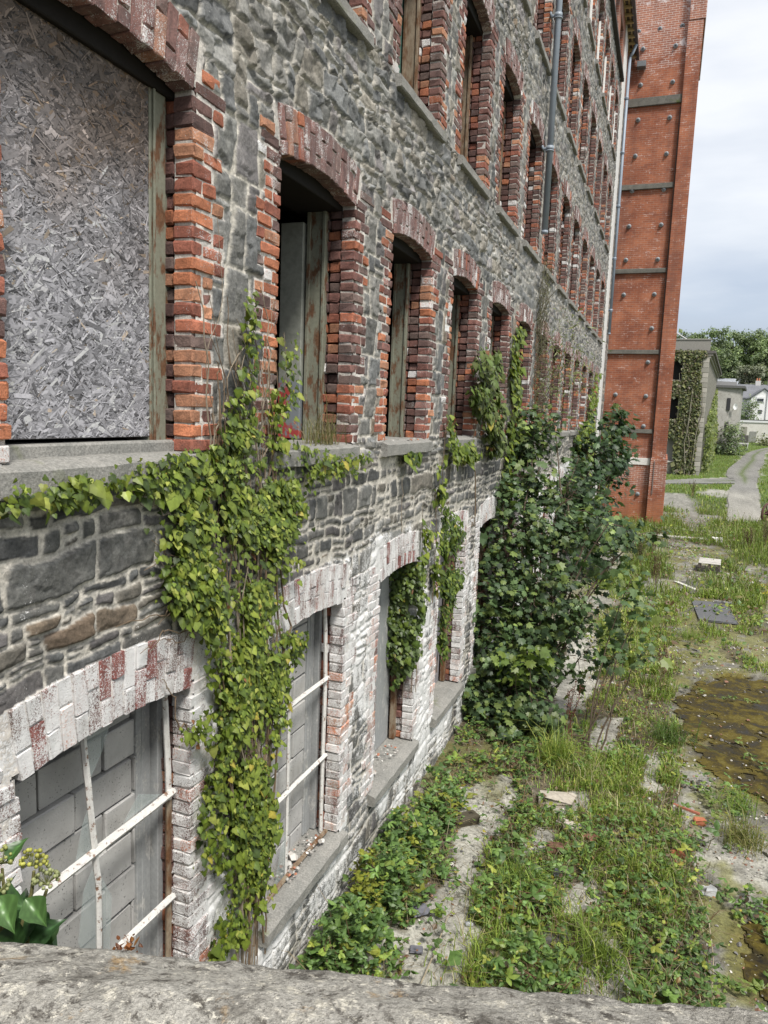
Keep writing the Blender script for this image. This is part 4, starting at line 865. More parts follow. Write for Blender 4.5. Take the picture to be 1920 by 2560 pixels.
G = grassy(X, Y); B = bare(X, Y); PM = mask(X, Y, PUD) | mask(X, Y, PUD2); Z = np.where(PM, np.minimum(Z, -.012)-.01, Z)
conc = np.array([.34, .33, .30]); soil = np.array([.13, .11, .075]); moss = np.array([.155, .155, .035]); gr = np.array([.075, .115, .022]); dark = np.array([.10, .095, .085])
n1 = fbm(X*1.6, Y*1.1, 85, 5)[..., None]; n2 = fbm(X*4.5, Y*3.5, 86, 5)[..., None]; n3 = fbm(X*.7, Y*.5, 87)[..., None]
c = conc*(.55+.85*n2)
fm = (sstep(13, 17, Y)*sstep(36, 33, Y)*.6)[..., None]; c = c*(1-fm)+(np.where(n1 > .53, np.array([.15, .145, .045]), np.array([.22, .215, .19]))*(.5+n2)*1.0)*fm; right = (sstep(2.5, 2.9, X)*sstep(34, 26, Y))[..., None]; c = c*(1-right*sstep(.40, .54, n1)*.7)+dark*right*sstep(.40, .54, n1)*.7
c = c*(1-right*sstep(.42, .56, n3*.4+n2*.6)*.75)+moss*right*sstep(.42, .56, n3*.4+n2*.6)*.75
left = ((X < 2.6)*(Y > 3)*(Y < 17)*~B)[..., None]; c = np.where(left, soil*(.6+.9*n2)*(1-.4*sstep(.45, .65, n1))+conc*.5*sstep(.50, .66, n1), c)
pb = (mask(X, Y, PUD, .5, 1.0, 17) | mask(X, Y, PUD2, .4, 1.2, 18))[..., None]; pbs = sum(mask(X, Y, p_, a_, f_, s_).astype(float) for p_ in (PUD, PUD2) for a_, f_, s_ in ((.1, 2, 5), (.5, 1, 17), (.8, .8, 23), (.35, 2, 29), (.6, 1.5, 37)))[..., None]/5; bm = np.array([.03, .024, .010])+(np.array([.10, .083, .025])-.02)*sstep(.42, .58, n2); pw = np.clip(pbs, 0, 1)*sstep(.30, .55, n2+pbs*.25)*.92; c = c*(1-pw)+bm*pw
c = np.where(B[..., None], conc*1.12*(.62+.7*n2), c)
yel = mask(X, Y, [(4.18, 21.58), (5.6, 22.2), (5.5, 20.0), (4.19, 18.6)], .2)[..., None]*sstep(.42, .55, n2); c = c*(1-yel)+np.array([.30, .27, .02])*yel
gg = G[..., None]; far = sstep(30, 45, Y)[..., None]; c = c*(1-gg)+(soil*.8*(1-far)+gr*(.7+.9*n1)*far)*gg
hill = sstep(105, 115, Y)[..., None]; c = c*(1-hill)+np.array([.05, .075, .02])*hill
mossw = ((X < 1.0)*(Y > 8)*(Y < 9.8)*1.0)[..., None]*sstep(.4, .55, n1); c = c*(1-mossw*.7)+moss*.8*mossw*.7
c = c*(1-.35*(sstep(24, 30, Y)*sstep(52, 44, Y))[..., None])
idx = np.arange(X.size).reshape(X.shape); q_ = np.stack([idx[:-1, :-1], idx[1:, :-1], idx[1:, 1:], idx[:-1, 1:]], -1).reshape(-1, 4)
t = NT('yard ground'); c_, a_ = t.attr(); n1 = t.noise(7, 7, .7, dist=.3); n2_ = t.noise(38, 6, .75); n3_ = t.noise(150, 3, .7)
c_ = t.mix(1, c_, t.ramp(n1, [(.25, (.55, .55, .53)), (.75, (1.4, 1.4, 1.4))]), 'MULTIPLY'); c_ = t.mix(1, c_, t.ramp(n2_, [(.28, (.5, .5, .48)), (.72, (1.45, 1.45, 1.42))]), 'MULTIPLY')
c_ = t.mix(t.rng(t.noise(16, 8, .8), .57, .66, 0, .7), c_, (.045, .042, .034)); c_ = t.mix(t.rng(n3_, .62, .70, 0, .5), c_, (.5, .48, .44))
cv = t.n('ShaderNodeTexVoronoi'); cv.feature = 'DISTANCE_TO_EDGE'; cv.inputs['Scale'].default_value = 1.1; wv = t.n('ShaderNodeVectorMath'); wv.operation = 'ADD'; nz = t.n('ShaderNodeTexNoise'); t.l(t.tc, nz.inputs['Vector']); nz.inputs['Scale'].default_value = 2.2; nz.inputs['Detail'].default_value = 6; t.l(t.tc, wv.inputs[0]); t.l(nz.outputs['Color'], wv.inputs[1]); t.l(wv.outputs[0], cv.inputs['Vector'])
c_ = t.mix(t.rng(cv.outputs['Distance'], .0, .012, .75, 0), c_, (.05, .045, .03))
M_GROUND = t.done(c_, .92, t.bump(n2_, .7, .012, t.bump(n1, .6, .03)), 0, .25)
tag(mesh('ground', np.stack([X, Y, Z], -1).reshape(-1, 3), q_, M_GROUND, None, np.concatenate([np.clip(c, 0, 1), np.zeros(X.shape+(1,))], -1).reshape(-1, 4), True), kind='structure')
# shallow mossy standing water
t = NT('mossy standing water'); n = t.noise(3.6, 9, .72, dist=.5); n2 = t.noise(22, 5, .7); c_ = t.ramp(n, [(.34, (.013, .010, .005)), (.46, (.042, .032, .009)), (.57, (.100, .078, .016)), (.70, (.14, .122, .042))])
c_ = t.mix(t.rng(n2, .66, .72), c_, (.45, .43, .38)); c_ = t.mix(1, c_, t.ramp(n2, [(.25, (.6,)*3), (.75, (1.3,)*3)]), 'MULTIPLY')
M_PUD = t.done(c_, t.rng(n, .35, .6, .30, .8), t.bump(n2, .4, .006, t.bump(n, .2, .01)), 0, .12)
for nm, poly, wv in (('puddle', PUD, .05), ('puddle', PUD2, .05)):
    q2 = np.array(poly); gx = np.arange(q2[:, 0].min()-.5, q2[:, 0].max()+.2, .025); gy = np.arange(q2[:, 1].min()-.2, q2[:, 1].max()+.2, .025); PX, PY = np.meshgrid(gx, gy, indexing='ij')
    md = sum(mask(PX, PY, poly, a_, f_, s_).astype(float) for a_, f_, s_ in ((.1, 2, 5), (.5, 1, 17), (.8, .8, 23), (.35, 2, 29), (.6, 1.5, 37)))/5; mk = md+1.5*(fbm(PX*3.2, PY*3.2, 15, 6)-.5) > .62; ii = np.arange(PX.size).reshape(PX.shape); qq = np.stack([ii[:-1, :-1], ii[1:, :-1], ii[1:, 1:], ii[:-1, 1:]], -1); k = mk[:-1, :-1] & mk[1:, 1:]
    tag(mesh(nm, np.stack([PX, PY, np.full(PX.shape, -.006)], -1).reshape(-1, 3), qq[k], M_PUD, None, None, True), kind='structure')
# tracks
def strip(name, A, Bp, col, rgh):
    n = 40; ta = np.linspace(0, len(A)-1, n); A = np.array(A); Bp = np.array(Bp)
    a = np.stack([np.interp(ta, range(len(A)), A[:, k]) for k in (0, 1)], 1); b = np.stack([np.interp(ta, range(len(Bp)), Bp[:, k]) for k in (0, 1)], 1)
    s = np.linspace(0, 1, 9)[None, :, None]; P = a[:, None]*(1-s)+b[:, None]*s; wx, wy = warp(P[..., 0], P[..., 1], .25, .5, 3); P[..., 0] = wx
    z = gheight(P[..., 0], P[..., 1])+.045; ii = np.arange(n*9).reshape(n, 9); qq = np.stack([ii[:-1, :-1], ii[:-1, 1:], ii[1:, 1:], ii[1:, :-1]], -1).reshape(-1, 4)
    pale = sstep(54, 47, P[..., 1])[..., None]
    rut = np.abs(np.linspace(0, 1, 9)-.5)[None, :]; med = sstep(.16, .05, rut)*sstep(56, 62, P[..., 1])*.8
    cc = np.array(col)*(.55+.5*fbm(P[..., 0]*1.2, P[..., 1]*.6, 8))[..., None]; cc = cc*(1-med[..., None])+np.array([.08, .115, .025])*med[..., None]
    cc = cc*(1-pale*.9)+np.array([.30, .29, .265])*(.40+.95*fbm(P[..., 0]*1.5, P[..., 1]*.9, 18))[..., None]*pale*.9 if name == 'road' else cc
    tag(mesh(name, np.concatenate([P, z[..., None]], -1).reshape(-1, 3), qq[:, ::-1], M_GROUND, None, np.concatenate([cc, np.zeros(cc.shape[:2]+(1,))], -1).reshape(-1, 4), True), kind='structure')
strip('road', ROADL, ROADR, (.24, .235, .225), .9); strip('path', [(0, 55.2), (2.8, 57.0), (4.79, 59.9), (7.6, 63.5)], [(0, 52.2), (2.81, 53.41), (4.6, 55.05), (7.6, 58.2)], (.23, .23, .22), .9)
# --- grass, weeds, gravel: nobody could count these
rng = np.random.default_rng(42)
def blades(mb, P, h, wd, cols, lean=.45, rng=rng):
    n = len(P); az = rng.uniform(0, 2*np.pi, n); l = np.abs(rng.normal(0, lean, n))+.1; d = np.stack([np.cos(az), np.sin(az), np.zeros(n)], 1); s = np.stack([-np.sin(az+rng.normal(0, .6, n)), np.cos(az), np.zeros(n)], 1)*wd[:, None]
    up = np.array([0, 0, 1.0]); b = P; m_ = P+up*(h*.55)[:, None]+d*(h*l*.35)[:, None]; t_ = P+up*(h*np.maximum(.35, 1-.45*l))[:, None]+d*(h*l)[:, None]
    V = np.stack([b-s*.8, b+s*.8, m_+s*.7, m_-s*.7, t_], 1).reshape(-1, 3); o = np.arange(n)[:, None]*5
    mb.add(V, [o+np.array([[0, 1, 2, 3]]), o+np.array([[3, 2, 4]])], np.repeat(cols, 5, 0))
def scatter(n, x0, x1, y0, y1, dens, rng=rng, ypow=1.0):
    out_ = []
    while sum(map(len, out_)) < n:
        u = rng.random(n*2); x = rng.uniform(x0, x1, n*2); y = y0*(y1/y0)**u if ypow else rng.uniform(y0, y1, n*2)
        k = rng.random(n*2) < dens(x, y); out_.append(np.stack([x[k], y[k]], 1))
    P = np.concatenate(out_)[:n]; return np.concatenate([P, gheight(P[:, 0], P[:, 1])[:, None]-.01], 1)
GC = [(.19, .28, .05), (.25, .33, .065), (.14, .21, .045), (.33, .36, .09), (.38, .34, .19)]
mb = MB()
def dn(x, y): return grassy(x, y)*(.06+.94*sstep(.40, .58, fbm(x*2.6, y*2.2, 91)))*(.35+.65*sstep(.38, .55, fbm(x*.9, y*.8, 92)))
P = scatter(46000, .8, 5.2, 4.3, 21, dn); dist = P[:, 1]; hh = (.03+.22*fbm(P[:, 0]*2.2, P[:, 1]*1.8, 95)**1.8)*np.exp(rng.normal(0, .35, len(P)))
cl = mixcol(rng, len(P), GC, .18, [.30, .28, .14, .16, .12]); tone = fbm(P[:, 0]*1.2, P[:, 1]*1.2, 97)[:, None]; cl[:, :3] *= .7+.65*tone
blades(mb, P, hh, .0028+.0004*dist, cl)
P = scatter(26000, .8, 9, 19, 37, grassy); blades(mb, P, (.08+.32*fbm(P[:, 0]*.9, P[:, 1]*.6, 96))*np.exp(rng.normal(0, .4, len(P))), np.full(len(P), .011), mixcol(rng, len(P), [(.16, .22, .045), (.20, .27, .05), (.13, .18, .045), (.27, .26, .12)], .2, [.35, .3, .2, .15]))
P = scatter(22000, 2, 24, 36, 100, grassy); blades(mb, P, (.04+.17*fbm(P[:, 0]*.4, P[:, 1]*.2, 98))*np.exp(rng.normal(0, .4, len(P))), np.full(len(P), .03), mixcol(rng, len(P), [(.17, .235, .045), (.21, .28, .05), (.14, .20, .04), (.27, .27, .10)], .18))
def weedy(x, y):
    wx, wy = warp(x, y, .25, 1.4, 44); a = sstep(2.0, 1.2, wx)*sstep(4.3, 4.7, y)*sstep(11, 9.2, y)*sstep(.40, .56, fbm(x*2.1, y*2.1, 46))
    a = np.maximum(a, .75*sstep(.50, .60, fbm(x*1.5, y*1.5, 48))*(x < 3.1)*sstep(4.3, 4.6, y)*sstep(12, 8, y)); a = np.maximum(a, .5*sstep(.55, .63, fbm(x*2, y*2, 49))*(x > 2.7)*(y < 9.5))
    a = np.maximum(a, .5*(x < 1.0)*(y < 9)*(y > 4.6))
    return a*np.where(bare(x, y), .10, 1)*np.where(mask(x, y, PUD), .03, 1)
def dry(x, y): return np.maximum(grassy(x, y)*.5, weedy(x, y)*.9)*(y < 18)
tag(mb.build('grass', M_LEAF), 'ragged green grass growing along the yard strip and over the far ground', 'grass', kind='stuff')
BC = [(.105, .185, .05), (.145, .235, .06), (.08, .14, .045), (.20, .275, .055), (.28, .31, .06)]; BP = [.36, .27, .22, .11, .04]
def trif(mb, P, size, cols, rng, up=.9):
    n = len(P); az = rng.uniform(0, 2*np.pi, n)
    for k, da in enumerate((0, 1.25, -1.25)):
        a = az+da; t_ = np.stack([np.cos(a), np.sin(a), rng.normal(-.15, .3, n)], 1); nn = rng.normal(0, .38, (n, 3))+np.array([0, 0, up]); leaves(mb, OVAL, P, nn, t_, size*(1.0 if k == 0 else .82), cols)
mb = MB(); P = scatter(5200, .2, 3.2, 4.3, 17, dry); blades(mb, P, .16*np.exp(rng.normal(0, .5, len(P))), .0018+.0003*P[:, 1], mixcol(rng, len(P), [(.26, .21, .13), (.20, .15, .09), (.30, .26, .17), (.16, .10, .06)], .2), 1.0)
P = scatter(4200, .15, 3.6, 4.3, 13, dry); P[:, 2] += .01+rng.gamma(1.2, .03, len(P)); leaves(mb, OVAL, P, rng.normal(0, .5, (len(P), 3))+np.array([0, 0, .9]), unit(rng, len(P)), .030*np.exp(rng.normal(0, .4, len(P))), mixcol(rng, len(P), [(.20, .10, .05), (.14, .08, .05), (.26, .17, .07), (.10, .075, .05), (.30, .26, .05)], .25))
P = scatter(4000, .08, 4.4, 4.4, 11.5, weedy); hh = rng.gamma(1.6, .05, len(P)); P[:, 2] += .03+hh; trif(mb, P, .052*np.exp(rng.normal(0, .35, len(P))), mixcol(rng, len(P), BC, .2, BP), rng)
P = scatter(9000, .1, 4.4, 4.4, 15, lambda x, y: np.maximum(weedy(x, y)*.8, grassy(x, y)*.6)); P[:, 2] += rng.gamma(1.3, .045, len(P)); leaves(mb, DIAM, P, rng.normal(0, .5, (len(P), 3))+np.array([0, -.2, .9]), unit(rng, len(P)), .035*np.exp(rng.normal(0, .4, len(P))), mixcol(rng, len(P), BC+[(.20, .17, .07), (.14, .09, .05)], .2))
sm = MB()
for k in range(260):
    p = scatter(1, .15, 3.2, 4.4, 9.5, weedy)[0]; az = rng.uniform(0, 6.28); L = rng.uniform(.25, .9); q_ = p+np.array([math.cos(az)*L, math.sin(az)*L, 0]); q_[0] = max(q_[0], .06)
    tube(mb, curve(p, q_, rng, 7, .08, rng.uniform(.02, .16)), .0028, .0014, [(.10, .075, .045, 0), (.20, .16, .10, 0), (.13, .12, .05, 0)][rng.integers(3)], 4, False)
P = scatter(5500, .8, 8, 13, 36, lambda x, y: np.maximum(grassy(x, y)*.6, sstep(.48, .56, fbm(x*.9, y*.6, 52))*.8)*np.where(mask(x, y, PUD), 0, 1)); P[:, 2] += .02+rng.gamma(1.5, .06, len(P)); leaves(mb, DIAM, P, rng.normal(0, .5, (len(P), 3))+np.array([0, -.3, .8]), unit(rng, len(P)), .075*np.exp(rng.normal(0, .35, len(P))), mixcol(rng, len(P), BC+[(.20, .17, .07), (.14, .09, .05)], .2))
tag(mb.build('ground_weeds', M_LEAF), 'low bramble runners and small weeds creeping over the broken concrete', 'weeds', kind='stuff')
OCT = (np.array([(1, 0, 0), (0, 1, 0), (-1, 0, 0), (0, -1, 0), (0, 0, .7), (0, 0, -.7), (.65, .65, .3), (-.6, .7, .25), (-.7, -.55, .3), (.6, -.7, .2)], float), [[(4, 0, 6), (4, 6, 1), (4, 1, 7), (4, 7, 2), (4, 2, 8), (4, 8, 3), (4, 3, 9), (4, 9, 0), (0, 5, 6), (6, 5, 1), (1, 5, 7), (7, 5, 2), (2, 5, 8), (8, 5, 3), (3, 5, 9), (9, 5, 0)]])
mb = MB()
def gd(x, y): return np.maximum(.12, np.where(x > 2.55, sstep(.45, .6, fbm(x*1.7, y*1.4, 71)), sstep(.5, .62, fbm(x*1.7, y*1.7, 72))*.6))*np.where(mask(x, y, PUD) | mask(x, y, PUD2), .10, 1)
P = scatter(6500, .2, 5.4, 4.4, 34, gd); leaves(mb, OCT, P+np.array([0, 0, .012]), unit(rng, len(P))*.5+np.array([0, 0, 1]), unit(rng, len(P)), (.0085*np.exp(rng.normal(0, .6, len(P)))+.0005*P[:, 1]), mixcol(rng, len(P), [(.36, .345, .31), (.26, .245, .22), (.16, .155, .15), (.46, .44, .41), (.24, .13, .09)], .2))
tag(mb.build('gravel', M_PLAIN), 'loose pale stone chips and crumbs strewn over the old yard', 'gravel', kind='stuff')
# bramble bushes at the foot of the wall
for k, (x, y, r, h, n, lab) in enumerate([(.40, 5.0, .36, .50, 400, 'bramble bush nearest the parapet at the foot of the whitewashed wall'), (.40, 5.8, .36, .58, 440, 'tall bramble bush with yellow leaves below the second basement sill'), (.36, 6.65, .34, .48, 380, 'bramble bush at the foot of the pier before the third basement opening'), (.45, 7.5, .30, .28, 200, 'low thin bramble mat in front of the third basement opening'), (1.75, 5.35, .38, .32, 260, 'broad leaved bramble clump in the grass near the parapet'), (1.62, 6.15, .36, .22, 170, 'flat bramble patch with reddish leaves beside a slate')]):
    root = empty('bramble_bush', (x, y, 0), lab, 'bramble'); rg = np.random.default_rng(60+k); mb = MB(); d = unit(rg, n); d[:, 2] = np.abs(d[:, 2]); rr = rg.random((n, 1))**.4
    P = d*rr*np.array([r, r*1.25, h]); P[:, 0] = np.maximum(P[:, 0], .06-x); P[:, 2] += .03
    cc = mixcol(rg, n, BC, .2, BP); yl = fbm(P[:, 0]*5, P[:, 1]*5, k) > (.62 if k == 1 else .70); cc[yl, :3] = np.array([.22, .24, .035])*np.exp(rg.normal(0, .15, (yl.sum(), 1))); trif(mb, P, .056*np.exp(rg.normal(0, .3, n)), cc, rg)
    mb.build('foliage', M_LEAF, root); mb = MB()
    for q in range(16): e_ = P[rg.integers(n)]; tube(mb, curve((rg.normal(0, r*.3), rg.normal(0, r*.3), 0), e_, rg, 6, .1, .05), .004, .002, (.14, .08, .05, 0), 4)
    mb.build('stem', M_BARK, root)
# separate tufts
for k, (x, y, h, n, cols, lab) in enumerate([(1.44, 9.3, .42, 420, GC[:4], 'arching bright grass tuft in front of the red dock stalk'), (1.47, 6.5, .30, 260, GC[:3], 'dark green grass tuft beside the narrow strip of bare concrete'), (3.51, 8.25, .30, 260, [(.17, .20, .05), (.24, .22, .09)], 'straw coloured grass tuft on the open concrete'), (3.52, 9.0, .22, 200, GC[:3], 'small green grass tuft at the near edge of the brown puddle'), (2.25, 5.8, .34, 260, [(.13, .19, .03), (.17, .22, .04)], 'fresh light green grass tuft closest to the parapet'), (2.80, 10.6, .35, 240, [(.08, .14, .03), (.11, .17, .04)], 'green grass tuft at the left rim of the brown puddle'), (3.2, 16.0, .3, 200, GC[:3], 'grass tuft in front of the dark slab')]):
    root = empty('grass_tuft', (x, y, 0), lab, 'grass tuft'); mb = MB(); rg = np.random.default_rng(80+k); P = np.concatenate([rg.normal(0, .11, (n, 2)), np.zeros((n, 1))], 1); blades(mb, P, h*np.exp(rg.normal(-.1, .3, n)), np.full(n, .0045), mixcol(rg, n, cols, .18), .75, rg); mb.build('blades', M_LEAF, root)
# dry dock stalks and ragwort
def stalk(x, y, h, lab, col, n=5, seedc=(.12, .05, .035), cat='dock plant', name='dock_plant'):
    root = empty(name, (x, y, float(prof(y))), lab, cat); rg = np.random.default_rng(int(x*100+y*10)); mb = MB(); lf = MB()
    for k in range(n):
        e_ = np.array([rg.normal(0, .10), rg.normal(0, .10), h*rg.uniform(.7, 1.05)]); c_ = curve((rg.normal(0, .03), rg.normal(0, .03), 0), e_, rg, 8, .04); tube(mb, c_, .006, .003, col, 5)
        m = 150; tt = rg.uniform(.4, 1, m); P = np.stack([np.interp(tt, np.linspace(0, 1, 8), c_[:, j]) for j in range(3)], 1)+rg.normal(0, .018, (m, 3)); leaves(lf, DIAM, P, unit(rg, m), unit(rg, m), np.full(m, .022), mixcol(rg, m, [seedc], .3))
        if n < 4: lf.build('seed_head', M_LEAF, root); lf = MB(); mb.build('stem', M_BARK, root); mb = MB()
    mb.build('stem', M_BARK, root); lf.build('seed_head', M_LEAF, root)
stalk(1.52, 9.95, .95, 'rusty red dead dock stalk standing at the edge of the dark bush', (.13, .045, .03, 0), 3)
stalk(2.70, 12.6, .8, 'thin brown dock stalk on the edge of the grass strip beside the puddle', (.16, .11, .07, 0), 3, (.18, .12, .08))
for k, (x, y, h, lab) in enumerate([(2.4, 24.5, 1.0, 'brown feathery weed stand left of the wooden pallet'), (2.0, 23.0, .9, 'tall dry weed stand between bush and pallet'), (5.3, 27, .9, 'brown dock stand right of the pallet in the far grass'), (5.9, 28.0, 1.0, 'reddish brown dock clump beside the rusty wheel'), (2.5, 20.5, .8, 'straggly weed clump at the left of the dark slab'), (4.2, 45.5, .9, 'grey green weed clump in the grass beyond the tower')]):
    stalk(x, y, h, lab, (.14, .10, .06, 0), 9, [(.13, .09, .05), (.12, .11, .05)][k % 2], 'weed', 'tall_weed')
# --- small loose things in the yard
def rot(V, a): c, s = math.cos(a), math.sin(a); return np.stack([V[:, 0]*c-V[:, 1]*s, V[:, 0]*s+V[:, 1]*c, V[:, 2]], 1)
def lump(name, cat, lab, x, y, sx, sy, sz, col, a=0, seed=0, mat=None, z=0, jit=.006):
    rg = np.random.default_rng(seed); mb = MB(); bricks(mb, [(0, 0, sz/2)], [(sx/2, sy/2, sz/2)], a, (*col, .1), min(sx, sy, sz)*.14, jit, rg, 2); o = mb.build(name, mat or M_PLAIN); o.location = (x, y, float(prof(y))+z); return tag(o, lab, cat)
lump('loose_brick', 'brick', 'orange red broken brick lying on the concrete beside the pale cane', 2.87, 7.66, .13, .11, .08, (.34, .12, .06), .5, 1)
lump('loose_brick', 'brick', 'orange brick fragment left of the straw coloured tuft', 3.11, 8.49, .12, .09, .06, (.42, .15, .08), .2, 2)
lump('loose_brick', 'brick', 'dull brown brick in the middle of the grass strip', 2.03, 7.55, .15, .11, .07, (.20, .09, .06), .9, 3, z=.04)
lump('loose_brick', 'brick', 'dark brown brick half buried left of the dull brown brick', 1.70, 7.24, .17, .11, .07, (.15, .075, .055), .3, 4, z=.03)
lump('loose_brick', 'brick', 'whitewashed brick lying beside the broken pale stones', 1.80, 7.75, .30, .13, .09, (.48, .42, .38), -.3, 5)
lump('roof_slate', 'slate', 'blue grey roof slate lying beside the yellow leaved bramble', .72, 5.83, .17, .14, .012, (.15, .15, .175), .8, 6, jit=.003, z=.02)
lump('roof_slate', 'slate', 'grey roof slate lying on the grass strip', 1.82, 6.85, .16, .12, .012, (.17, .17, .19), .3, 7, jit=.003, z=.06)
lump('roof_slate', 'slate', 'small broken slate on the bare concrete nearest the parapet', .84, 5.37, .10, .07, .012, (.13, .13, .15), .3, 8, jit=.003, z=.015)
lump('broken_stone', 'stone', 'pale broken concrete lump in the grass above the whitewashed brick', 1.58, 8.28, .38, .22, .09, (.40, .36, .30), .2, 9, jit=.02)
lump('broken_stone', 'stone', 'white stone fragment below the pale concrete lump', 1.76, 8.02, .20, .09, .06, (.60, .58, .54), -.5, 10, jit=.012)
lump('broken_stone', 'stone', 'mossy dark stone lump lying on the wide bare concrete patch', .72, 7.42, .30, .13, .09, (.07, .06, .04), .7, 11, jit=.02)
lump('broken_stone', 'stone', 'flat dark stone half hidden by bramble in the near grass', 1.88, 5.95, .28, .18, .05, (.10, .10, .09), .4, 12, jit=.015)
lump('broken_stone', 'stone', 'white stone block lying past the pallet near the concrete kerb', 4.43, 28.4, .34, .2, .16, (.62, .61, .58), .4, 13, jit=.02)
lump('broken_stone', 'stone', 'pinkish broken block hidden under leaves next to the parapet', 2.05, 5.2, .26, .12, .08, (.42, .28, .22), .15, 14, jit=.014)
lump('broken_stone', 'stone', 'pale grey rubble piece beside the cane on the open concrete', 3.12, 7.2, .11, .10, .05, (.40, .41, .42), .6, 15, jit=.014)
lump('plank', 'plank', 'short weathered board lying in the brambles by the parapet', 1.57, 5.42, .42, .06, .025, (.26, .22, .17), -.6, 16, jit=.003, z=.07)
lump('plank', 'plank', 'pale plank lying on the concrete in front of the pallet', 3.24, 20.7, .12, .95, .04, (.55, .54, .50), .55, 17, jit=.004)
lump('plank', 'plank', 'thin grey lath lying across the dark slab edge', 4.05, 19.15, .42, .05, .03, (.30, .30, .29), -.12, 18, jit=.003, z=.05)
lump('concrete_slab', 'slab', 'flat dark grey concrete slab set in the yard beyond the puddle', 3.78, 18.3, .78, 1.9, .035, (.115, .118, .125), .05, 19, jit=.008)
lump('concrete_slab', 'slab', 'worn blackish slab between the grey slab and the pallet', 3.7, 20.6, .95, 1.3, .03, (.10, .095, .09), .1, 20, jit=.01)
lump('concrete_kerb', 'kerb', 'long pale concrete kerb strip crossing the grass in front of the brick tower', 2.9, 28.5, 2.5, .42, .07, (.46, .44, .40), .10, 21, jit=.015)
lump('concrete_kerb', 'kerb', 'low broken concrete strip closer to the foot of the tower', 3.6, 30.4, 2.2, .35, .05, (.40, .38, .33), -.12, 22, jit=.015)
lump('concrete_kerb', 'kerb', 'narrow pale kerb running from the pallet towards the slab', 4.24, 20.9, .13, 3.4, .06, (.36, .33, .29), .0, 23, jit=.006)
lump('rusty_pipe', 'pipe', 'thin reddish rusty bar lying beside the puddle', 2.98, 8.75, .30, .03, .025, (.30, .11, .07), -.35, 24, jit=.002)
mb = MB(); tube(mb, [(0, 0, 0), (.06, .02, 0)], .02, .02, (.42, .44, .48, 0), 12); o = mb.build('tin_can', M_PIPE, None, True); o.location = (1.14, 5.82, .03); tag(o, 'small crushed metal can on the bare concrete', 'can')
rg = np.random.default_rng(9)
for lab, pts, r in (('long pale dead cane trailing across the open concrete', [(2.93, 8.0), (2.96, 7.7), (3.02, 7.37), (3.05, 7.0), (3.11, 6.7), (3.12, 6.2), (3.09, 5.8), (3.15, 5.3)], .007), ('dry grey stalk lying diagonally over the near grass', [(1.40, 5.6), (1.62, 6.2), (1.78, 6.7), (1.95, 7.6), (2.0, 7.9)], .006), ('thin pale dead cane on the bare concrete strip', [(1.0, 5.0), (1.0, 5.4), (.98, 5.8), (1.0, 6.0)], .006)):
    mb = MB(); P = np.array([(x, y, .035+.02*rg.random()) for x, y in pts]); tube(mb, P, r, r*.6, (.33, .28, .20, 0), 5); tag(mb.build('dead_cane', M_BARK), lab, 'cane')
for k, (lab, pts) in enumerate((('green bramble runner trailing over the far side of the puddle', [(2.9, 12.7), (3.2, 12.9), (3.5, 12.5), (3.8, 12.7), (4.1, 12.6)]), ('curling bramble runner on the wet moss at the right', [(3.7, 10.9), (3.8, 10.5), (3.95, 10.2), (4.1, 9.9), (4.3, 9.8)]), ('bramble runner with fresh leaves arching by the cane', [(3.15, 9.3), (3.25, 8.95), (3.3, 8.6), (3.2, 8.35)]), ('reddish bramble runner at the lower right corner', [(3.0, 6.1), (3.2, 5.9), (3.45, 5.95), (3.6, 6.2)]))):
    root = empty('bramble_runner', (*pts[0], .02), lab, 'bramble'); off = np.array(root.location); mb = MB(); P = np.array([(x, y, .05+.05*rg.random()) for x, y in pts]); tube(mb, P-off, .005, .003, (.16, .17, .06, 0), 5); mb.build('stem', M_BARK, root)
    mb = MB(); m = 26; t_ = rg.random(m); Q = np.stack([np.interp(t_, np.linspace(0, 1, len(P)), P[:, j]) for j in range(3)], 1)+rg.normal(0, .04, (m, 3))*np.array([1, 1, .2]); trif(mb, Q+np.array([0, 0, .02])-off, np.full(m, .06), mixcol(rg, m, [(.10, .16, .035), (.16, .21, .05)], .15), rg); mb.build('foliage', M_LEAF, root)
# pallet
root = empty('wooden_pallet', (3.93, 23.2, float(prof(23.2))), 'weathered pale wooden pallet resting on a dark crate base in the yard', 'pallet'); root.rotation_euler[2] = -.08
for k in range(4): mb = MB(); box(mb, (-.29, -.42+.235*k, .25), (.29, -.25+.235*k, .275), (.50, .485, .45, 0), .004, .002); mb.build('slat', M_PLAIN, root)
for x in (-.26, 0, .26):
    mb = MB(); box(mb, (x-.03, -.4, .03), (x+.03, .45, .248), (.12, .10, .085, 0), .004, .002); mb.build('bearer', M_PLAIN, root)
mb = MB(); box(mb, (-.28, -.41, .02), (.28, -.385, .14), (.06, .055, .05, 0)); mb.build('front_board', M_PLAIN, root)
# rusty wheel at the right edge
root = empty('flywheel', (6.75, 34.8, float(prof(34.8))+.42), 'dark rusty iron wheel standing upright at the right edge of the yard', 'wheel'); root.rotation_euler = (0, 0, .9)
a = np.linspace(0, 2*np.pi, 33); mb = MB(); tube(mb, np.stack([np.cos(a)*.42, 0*a, np.sin(a)*.42], 1), .045, .045, (.09, .05, .04, 0), 8, False); mb.build('rim', M_PLAIN, root)
for k in range(6): mb = MB(); tube(mb, [(0, 0, 0), (math.cos(k*1.047)*.41, 0, math.sin(k*1.047)*.41)], .022, .022, (.09, .05, .04, 0), 6); mb.build('spoke', M_PLAIN, root)
mb = MB(); tube(mb, [(0, -.1, 0), (0, .1, 0)], .08, .08, (.08, .045, .04, 0), 12); mb.build('hub', M_PLAIN, root)
